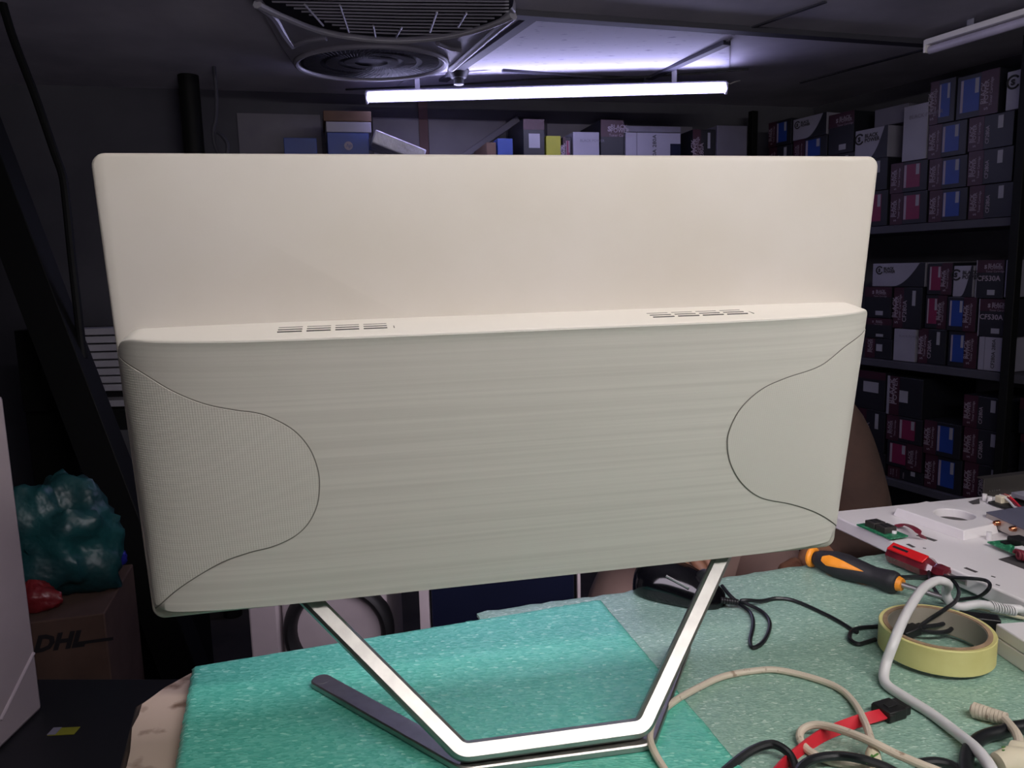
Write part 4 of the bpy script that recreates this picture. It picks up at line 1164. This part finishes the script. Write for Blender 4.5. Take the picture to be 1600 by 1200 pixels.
# slatted white panel stack on a dark bench
def slats():
    d0 = 2.02
    def q(x, y, dd=0): return atd(x, y, d0 + dd)
    tl_, tr_ = q(20, 516), q(200, 512)
    bl_ = q(20, 646); dx = (tr_ - tl_); dx.z = 0; dx.normalize(); dy = V((-dx.y, dx.x, 0))
    zt_, zb_ = tl_.z, bl_.z
    o = V((tl_.x, tl_.y, 0)); W_ = (tr_ - tl_).length + .06
    t = thing('dark_bench', 'low dark cabinet against the back wall under the pale slatted stack', 'cabinet', o + dx * W_ / 2 + dy * .1)
    zs = zb_
    part('carcass', MB().obox(o + dx * (W_ / 2) + dy * .11 + UZ * ((zs - .004) / 2), (dx, dy, UZ), (W_ / 2, .1, (zs - .004) / 2)), m_blacksteel, t, .003)
    part('front_panel', MB().obox(o + dx * (W_ * .66) + dy * .008 + UZ * (zs - .16), (dx, dy, UZ), (W_ * .3, .002, .10)), mat('grey_panel', (70, 70, 76), .6), t)
    t = thing('slatted_panels', 'stack of pale horizontal slats behind the black diagonal beam', 'slats', o + dx * W_ / 2 + dy * .05 + UZ * zs)
    n = 10; hh = (zt_ - zs) / n
    for k in range(n):
        if k == 1: continue
        xa = .06 if k > 1 else .10
        part('slat', MB().obox(o + dx * (W_ / 2 + xa / 2) + dy * .05 + UZ * (zs + hh * (k + .5)), (dx, dy, UZ), (W_ / 2 - xa / 2 - .01, .03, hh * .41)), m_slat, t, .002)
    part('frame', MB().obox(o + dx * (W_ / 2) + dy * .084 + UZ * ((zs + zt_) / 2), (dx, dy, UZ), (W_ / 2, .004, (zt_ - zs) / 2)), m_dark, t)
    part('end_board', MB().obox(o + dx * .045 + dy * .03 + UZ * ((zs + zt_) / 2), (dx, dy, UZ), (.03, .05, (zt_ - zs) / 2)), m_blacksteel, t, .002)
slats()
p = atd(47, 632, 1.9)
# dark pipe column against the wall, upper left
ca, cb_ = atd(284, 0, 2.45), atd(318, 240, 2.45)
solo('wall_pipe', MB().tube([V((ca.x, ca.y, 0.001)), V((ca.x, ca.y, CEIL - .001))], .032, 16), m_blacksteel, 'dark vertical pipe by the back wall at the upper left', 'pipe')
hc = [atd(338, 150, 2.4) * 1]; hc[0].z = CEIL - .001
hc += [atd(x, y, 2.4) for x, y in ((338, 150), (337, 185), (333, 205), (336, 228), (345, 244), (354, 240), (355, 225), (347, 212), (340, 206))]
solo('hanging_cable', MB().tube(spline(hc), .006, 8), m_bar, 'looped cable hanging on the wall right of the dark pipe', 'cable')

# black case with a sticker, white cabinet, cartons, bags
ZK = .55
kb = [V((-1.25, .62, 0)), V((-.40, .62, 0)), onz(285, 1060, ZK), onz(60, 1060, ZK)]
for q_ in kb: q_.z = 0
t = solo('black_case', MB().prism(kb, (0, 0, ZK)), m_dark, 'large black case at the lower left with a small sticker on top', 'case', bevel=.004)
s_ = onz(100, 1143, ZK)
part('sticker', MB().obox(s_ + UZ * .0005, (V((1, .05, 0)), V((-.05, 1, 0)), UZ), (.019, .009, .0004)), m_yel, t, smooth=0, label='small yellow and white sticker')
part('sticker', MB().obox(s_ + V((-.014, 0, .0011)), (V((1, .05, 0)), V((-.05, 1, 0)), UZ), (.006, .009, .0003)), m_lab, t, smooth=0)
c0 = onz(67, 1107, ZK + .001); c1 = onz(0, 1172, ZK + .001); d = (c1 - c0).normalized(); nn = V((d.y, -d.x, 0))
if nn.x > 0: nn = -nn
htop = onpl(10, 616, c0, V((d.y, -d.x, 0))).z
t = thing('white_cabinet', 'off-white enamel cabinet standing on the black case at the left edge', 'cabinet', c0 + d * .2 + nn * .15)
cc = c0 + d * .16 + nn * .2
part('body', MB().obox(cc + UZ * ((htop - c0.z) / 2), (d, nn, UZ), (.16, .2, (htop - c0.z) / 2)), m_cabw, t, .006)
fa = onpl(0, 1125, c0, nn); fb = onpl(52, 1020, c0, nn); dd_ = (fb - fa).normalized()
part('crease', MB().tube([fa, fb], .003, 8), m_casing, t)

def dhl():
    yw_ = math.radians(15); dx = V((math.cos(yw_), math.sin(yw_), 0)); dy = V((-dx.y, dx.x, 0))
    c = atd(163, 958, 1.45); z = c.z
    W_, D_ = .34, .26
    o = V((c.x, c.y, 0)) - dx * W_
    t = thing('shipping_box', 'brown cardboard shipping box with DHL lettering behind the black case', 'box', o + dx * W_ / 2 + dy * D_ / 2)
    part('carton', MB().obox(o + dx * W_ / 2 + dy * D_ / 2 + UZ * z / 2, (dx, dy, UZ), (W_ / 2, D_ / 2, z / 2)), m_card, t, .003)
    q_ = onpl(52, 1019, V((c.x, c.y, 0)), dy)
    part('lettering', MB().text('DHL', q_ - dy * .0008, dx, UZ,  .043, V((0, 0, 0)), bold=.05, shear=.35), m_ink, t, smooth=0)
    e = onpl(128, 1004, V((c.x, c.y, 0)), dy) - dy * .0008
    part('print_stripe', MB().obox(e + dx * .02, (dx, dy, UZ), (.034, .0004, .003)), m_ink, t, smooth=0)
    return z, o, dx, dy
zb, ob, dxb, dyb = dhl()
def blob(name, mt, label, c, r, seed, n=28, amp=.25, cat='bag', zmin=None):
    from mathutils import noise
    rows = []
    for i in range(n + 1):
        th = math.pi * i / n; row = []
        for j in range(2 * n):
            ph = math.pi * j / n
            d_ = V((math.sin(th) * math.cos(ph), math.sin(th) * math.sin(ph), math.cos(th)))
            k = 1 + amp * noise.noise(d_ * 1.7 + V((seed, 0, 0))) + amp * .6 * abs(noise.noise(d_ * 4.3 + V((0, seed, 0)))) - amp * .25 * abs(noise.noise(d_ * 9 + V((0, 0, seed))))
            p_ = V(c) + V((d_.x * r[0], d_.y * r[1], d_.z * r[2])) * k
            if zmin is not None: p_.z = max(p_.z, zmin)
            row.append(p_)
        rows.append(row)
    mb = MB().loft(rows, closed=True, caps=False)
    return solo(name, mb, mt, label, cat, smooth=70)
gc = atd(85, 845, 1.56)
blob('plastic_bag', m_bag, 'crumpled green plastic bag on the cardboard shipping box', V((gc.x, gc.y, gc.z)), (.125, .085, .115), 3.1, amp=.42, zmin=zb + .002)
rc_ = atd(64, 925, 1.50)
blob('plastic_bag', m_bagr, 'small red plastic bag below the green bag on the shipping box', V((rc_.x, rc_.y - .03, zb + .022)), (.055, .028, .034), 8.3, zmin=zb + .002)
bc_ = atd(178, 855, 1.75)
t = V((bc_.x, bc_.y, .30))
blob('plastic_bag', m_bagb, 'dark navy plastic bag right of the green bag', V((bc_.x + .03, bc_.y - .10, zb + .035)), (.04, .035, .04), 5.3, zmin=zb + .002)

# equipment behind the bench seen in the gap under the computer
def casing():
    d0 = 1.06
    a = atd(385, 980, d0); b = atd(602, 960, d0); dx = (b - a); dx.z = 0; W_ = dx.length; dx.normalize(); dy = V((-dx.y, dx.x, 0))
    z1 = .90; o = V((a.x, a.y, 0))
    t = thing('equipment_casing', 'warm grey equipment casing with a thick black ring behind the teal mat', 'equipment', o + dx * W_ / 2 + dy * .08)
    part('side_body', MB().obox(o + dx * .021 + dy * .09 + UZ * z1 / 2, (dx, dy, UZ), (.021, .08, z1 / 2)), m_casing, t, .004)
    part('main_body', MB().obox(o + dx * (W_ / 2 + .022) + dy * .09 + UZ * z1 / 2, (dx, dy, UZ), (W_ / 2 - .022, .075, z1 / 2)), m_casing, t, .006)
    r0 = onpl(530, 985, o + dy * .012, dy)
    part('black_ring', MB().tube([r0 + dx * (.068 * math.cos(k * math.pi / 24)) + UZ * (.068 * math.sin(k * math.pi / 24)) for k in range(48)], .016, 12, ring=True, flat=.6), m_dark, t)
casing()
def tower():
    d0 = 1.02
    a = atd(655, 950, d0); b = atd(907, 920, d0); dx = (b - a); dx.z = 0; W_ = dx.length; dx.normalize(); dy = V((-dx.y, dx.x, 0)); o = V((a.x, a.y, 0))
    z0, z1 = .42, .88
    t = thing('computer_tower', 'dark navy computer tower with pale side edges standing behind the bench', 'computer', o + dx * W_ / 2 + dy * .12)
    part('case', MB().obox(o + dx * W_ / 2 + dy * .14 + UZ * z1 / 2, (dx, dy, UZ), (W_ / 2 - .001, .125, z1 / 2)), m_dark, t, .003)
    part('front_panel', MB().obox(o + dx * (W_ / 2 + .004) + dy * .008 + UZ * (z1 / 2), (dx, dy, UZ), (W_ / 2 - .012, .006, z1 / 2 - .004)), m_navy, t, .002)
    part('side_edge', MB().obox(o + dx * .007 + dy * .006 + UZ * z1 / 2, (dx, dy, UZ), (.0065, .008, z1 / 2 - .002)), m_casing, t, .001)
    part('side_edge', MB().obox(o + dx * (W_ - .002) + dy * .006 + UZ * z1 / 2, (dx, dy, UZ), (.002, .008, z1 / 2 - .002)), m_casing, t, .0008)
tower()

# ------------------------------------------------------------------ the person sitting behind the bench
def skin_mesh(joints, links, root, sub=2):
    bm = bmesh.new(); ly = bm.verts.layers.skin.verify(); vs = {}
    for k, (p_, r) in joints.items():
        v_ = bm.verts.new(p_); r = r if isinstance(r, tuple) else (r, r); v_[ly].radius = r; v_[ly].use_root = (k == root); vs[k] = v_
    for a, b in links: bm.edges.new((vs[a], vs[b]))
    me = bpy.data.meshes.new('skin'); bm.to_mesh(me); bm.free()
    o = bpy.data.objects.new('skin', me); COL.objects.link(o)
    m1 = o.modifiers.new('s', 'SKIN'); m1.use_smooth_shade = True
    m2 = o.modifiers.new('u', 'SUBSURF'); m2.levels = sub; m2.render_levels = sub
    e = bpy.data.meshes.new_from_object(o.evaluated_get(bpy.context.evaluated_depsgraph_get()))
    mb = MB().add([v_.co.copy() for v_ in e.vertices], [tuple(p_.vertices) for p_ in e.polygons])
    bpy.data.objects.remove(o); bpy.data.meshes.remove(e); bpy.data.meshes.remove(me)
    return mb
def person():
    t = thing('person', 'person in a brown top seated behind the bench, mostly hidden by the computer', 'person', (.36, 1.45, 0))
    J = dict(pelvis=((.37, 1.47, .66), .10), waist=((.37, 1.41, .80), .085), chest=((.37, 1.34, .93), .085), upper=((.37, 1.275, 1.005), .06), neck=((.37, 1.22, 1.06), .05), skull0=((.365, 1.185, 1.10), .055), skull=((.36, 1.175, 1.165), .082), crown=((.36, 1.185, 1.22), .068),
             sl=((.530, 1.29, .925), .042), el=((.578, 1.24, .75), .042), wl=((.47, 1.16, .735), .029), hl=((.46, 1.12, .738), (.02, .036)),
             sr=((.198, 1.29, .95), .042), er=((.15, 1.22, .78), .042), wr=((.215, 1.13, .790), .029), hr=((.232, 1.10, .792), (.02, .036)),
             hipl=((.46, 1.42, .64), .088), kl=((.50, 1.07, .66), .062), al=((.50, 1.16, .12), .042), tol=((.51, 1.03, .05), .036),
             hipr=((.28, 1.42, .64), .088), kr=((.16, 1.09, .67), .062), ar=((.20, 1.16, .12), .042), tor=((.19, 1.03, .05), .036))
    L = [('pelvis', 'waist'), ('waist', 'chest'), ('chest', 'upper'), ('upper', 'neck'), ('neck', 'skull0'), ('skull0', 'skull'), ('skull', 'crown'), ('upper', 'sl'), ('sl', 'el'), ('el', 'wl'), ('wl', 'hl'), ('upper', 'sr'), ('sr', 'er'), ('er', 'wr'), ('wr', 'hr'),
         ('pelvis', 'hipl'), ('hipl', 'kl'), ('kl', 'al'), ('al', 'tol'), ('pelvis', 'hipr'), ('hipr', 'kr'), ('kr', 'ar'), ('ar', 'tor')]
    body = skin_mesh(J, L, 'pelvis')
    for sg, h, w_ in ((1, 'hl', 'wl'), (-1, 'hr', 'wr')):
        h0, w0 = V(J[h][0]), V(J[w_][0]); d_ = (h0 - w0); d_.z = 0; d_.normalize(); s_ = V((-d_.y, d_.x, 0))
        for k, (o_, ln) in enumerate(((-.030, .062), (-.010, .074), (.010, .070), (.029, .054))):
            b0 = h0 + d_ * .012 + s_ * o_
            body.tube([b0 - d_ * .01, b0 + d_ * ln * .5 + UZ * .004, b0 + d_ * ln * .85 - UZ * .012, b0 + d_ * ln - UZ * .024], [.0095, .009, .008, .0055], 8)
        th = h0 - d_ * .012 + s_ * (.030 * sg * -1)
        body.tube([th, th + d_ * .025 - s_ * (.018 * sg), th + d_ * .055 - s_ * (.020 * sg) - UZ * .008], [.011, .0105, .007], 8)
    # nose, ears
    body.lathe([(0, .028), (.008, .018), (.014, 0), (.012, -.01), (0, -.012)], V((.358, 1.096, 1.145)), V((0, -.6, .75)), 12)
    for sx in (-1, 1): body.tube([V((.36 + sx * .070, 1.185, 1.172)), V((.36 + sx * .077, 1.19, 1.155)), V((.36 + sx * .071, 1.185, 1.132))], [.008, .012, .007], 8)
    part('body', body, m_skin, t, smooth=80)
    sh = MB()
    ax_ = [((.37, 1.475, .615), .168, .135), ((.37, 1.465, .68), .168, .135), ((.37, 1.43, .77), .160, .125), ((.37, 1.38, .86), .165, .122), ((.37, 1.335, .93), .172, .115), ((.37, 1.30, .98), .165, .092), ((.37, 1.275, 1.01), .125, .072), ((.37, 1.25, 1.035), .075, .062), ((.37, 1.238, 1.048), .062, .058)]
    rings = []
    for i_, (c_, rx, ry) in enumerate(ax_):
        a_ = V(ax_[max(0, i_ - 1)][0]); b_ = V(ax_[min(len(ax_) - 1, i_ + 1)][0]); td = (b_ - a_).normalized(); yy = td.cross(V((1, 0, 0))).normalized()
        rings.append([V(c_) + V((1, 0, 0)) * (rx * math.cos(q_)) + yy * (ry * math.sin(q_)) for q_ in (2 * math.pi * k_ / 40 for k_ in range(40))])
    sh.loft(rings, caps=True)
    for sg, S_, E_, W_ in ((1, 'sl', 'el', 'wl'), (-1, 'sr', 'er', 'wr')):
        p0 = V((.37 + sg * .075, 1.295, .975)); p1 = V(J[S_][0]); p2 = V(J[E_][0]); p3 = p2.lerp(V(J[W_][0]), .86)
        cp = spline([p0, p1, p1.lerp(p2, .5) + V((sg * .012, 0, 0)), p2, p2.lerp(p3, .5), p3], 6)
        rr_ = []
        key = [.055, .064, .058, .053, .046, .038]
        for k_ in range(len(cp)):
            f_ = k_ / 6; a_ = min(int(f_), 4); rr_.append(key[a_] + (key[a_ + 1] - key[a_]) * (f_ - a_))
        sh.tube(cp, rr_, 20)
    part('brown_top', sh, m_shirt, t, smooth=80)
    tr = {k: (J[k][0], J[k][1] + (.03 if k == 'pelvis' else .016)) for k in ('pelvis', 'hipl', 'kl', 'al', 'hipr', 'kr', 'ar')}
    part('trousers', skin_mesh(tr, [('pelvis', 'hipl'), ('hipl', 'kl'), ('kl', 'al'), ('pelvis', 'hipr'), ('hipr', 'kr'), ('kr', 'ar')], 'pelvis'), m_trou, t, smooth=80)
    rows = []
    for i in range(10):
        row = []
        for j in range(32):
            p_ = 2 * math.pi * j / 32
            lim = 84 + 26 * max(0, math.sin(p_)) - 22 * max(0, -math.sin(p_)) ** 2
            th = math.radians(5 + (lim - 5) * i / 9)
            row.append(V((.36, 1.188, 1.172)) + V((math.sin(th) * math.cos(p_) * .081, math.sin(th) * math.sin(p_) * .094, math.cos(th) * .108)))
        rows.append(row)
    part('hair', MB().loft(rows), m_hair, t, smooth=80)
    for sx in (-1, 1):
        e_ = V((.36 + sx * .029, 1.1135, 1.160))
        ey = part('eye', MB().lathe([(0, -.009), (.0075, -.005), (.0088, 0), (.0075, .005), (0, .009)], e_, (0, -1, 0), 14), m_eye, t, smooth=80)
        part('iris', MB().lathe([(0, .0094), (.0042, .0082), (.0042, .0070), (0, .0065)], e_, (0, -1, 0), 12), m_dark, ey)
        part('eyelid', MB().tube([e_ + V((-.012, -.002, .001)), e_ + V((-.005, -.0085, .0062)), e_ + V((.005, -.0085, .0062)), e_ + V((.012, -.002, .001))], [.002, .0035, .0035, .002], 8), m_skin, ey)
        part('eyebrow', MB().tube([e_ + V((-.017, -.006, .017)), e_ + V((0, -.010, .021)), e_ + V((.017, -.006, .017))], .003, 6), m_hair, t)
    part('mouth', MB().tube([V((.335, 1.112, 1.108)), V((.36, 1.104, 1.110)), V((.385, 1.112, 1.108))], [.002, .005, .002], 8), mat('lips', (140, 80, 74), .5), t)
    for k in ('tol', 'tor'):
        q_ = V(J[k][0]); an = V(J['a' + k[-1]][0])
        part('shoe', MB().tube([V((an.x, an.y + .04, .042)), V((an.x, an.y, .045)), V((q_.x, q_.y + .02, .042)), V((q_.x, q_.y - .04, .034)), V((q_.x, q_.y - .07, .028))], [.03, .042, .041, .038, .018], 14), m_dark, t, smooth=60)
person()
t = thing('stool', 'dark stool under the seated person in the brown top', 'stool', (.37, 1.47, 0))
part('seat', MB().lathe([(0, .5), (.16, .5), (.17, .51), (.17, .53), (.16, .54), (0, .54)], (.37, 1.47, 0), UZ, 32), m_dark, t)
for sx in (-1, 1):
    for sy in (-1, 1):
        part('leg', MB().tube([V((.37 + sx * .10, 1.47 + sy * .10, .505)), V((.37 + sx * .16, 1.47 + sy * .16, .001))], .012, 10), m_blacksteel, t)
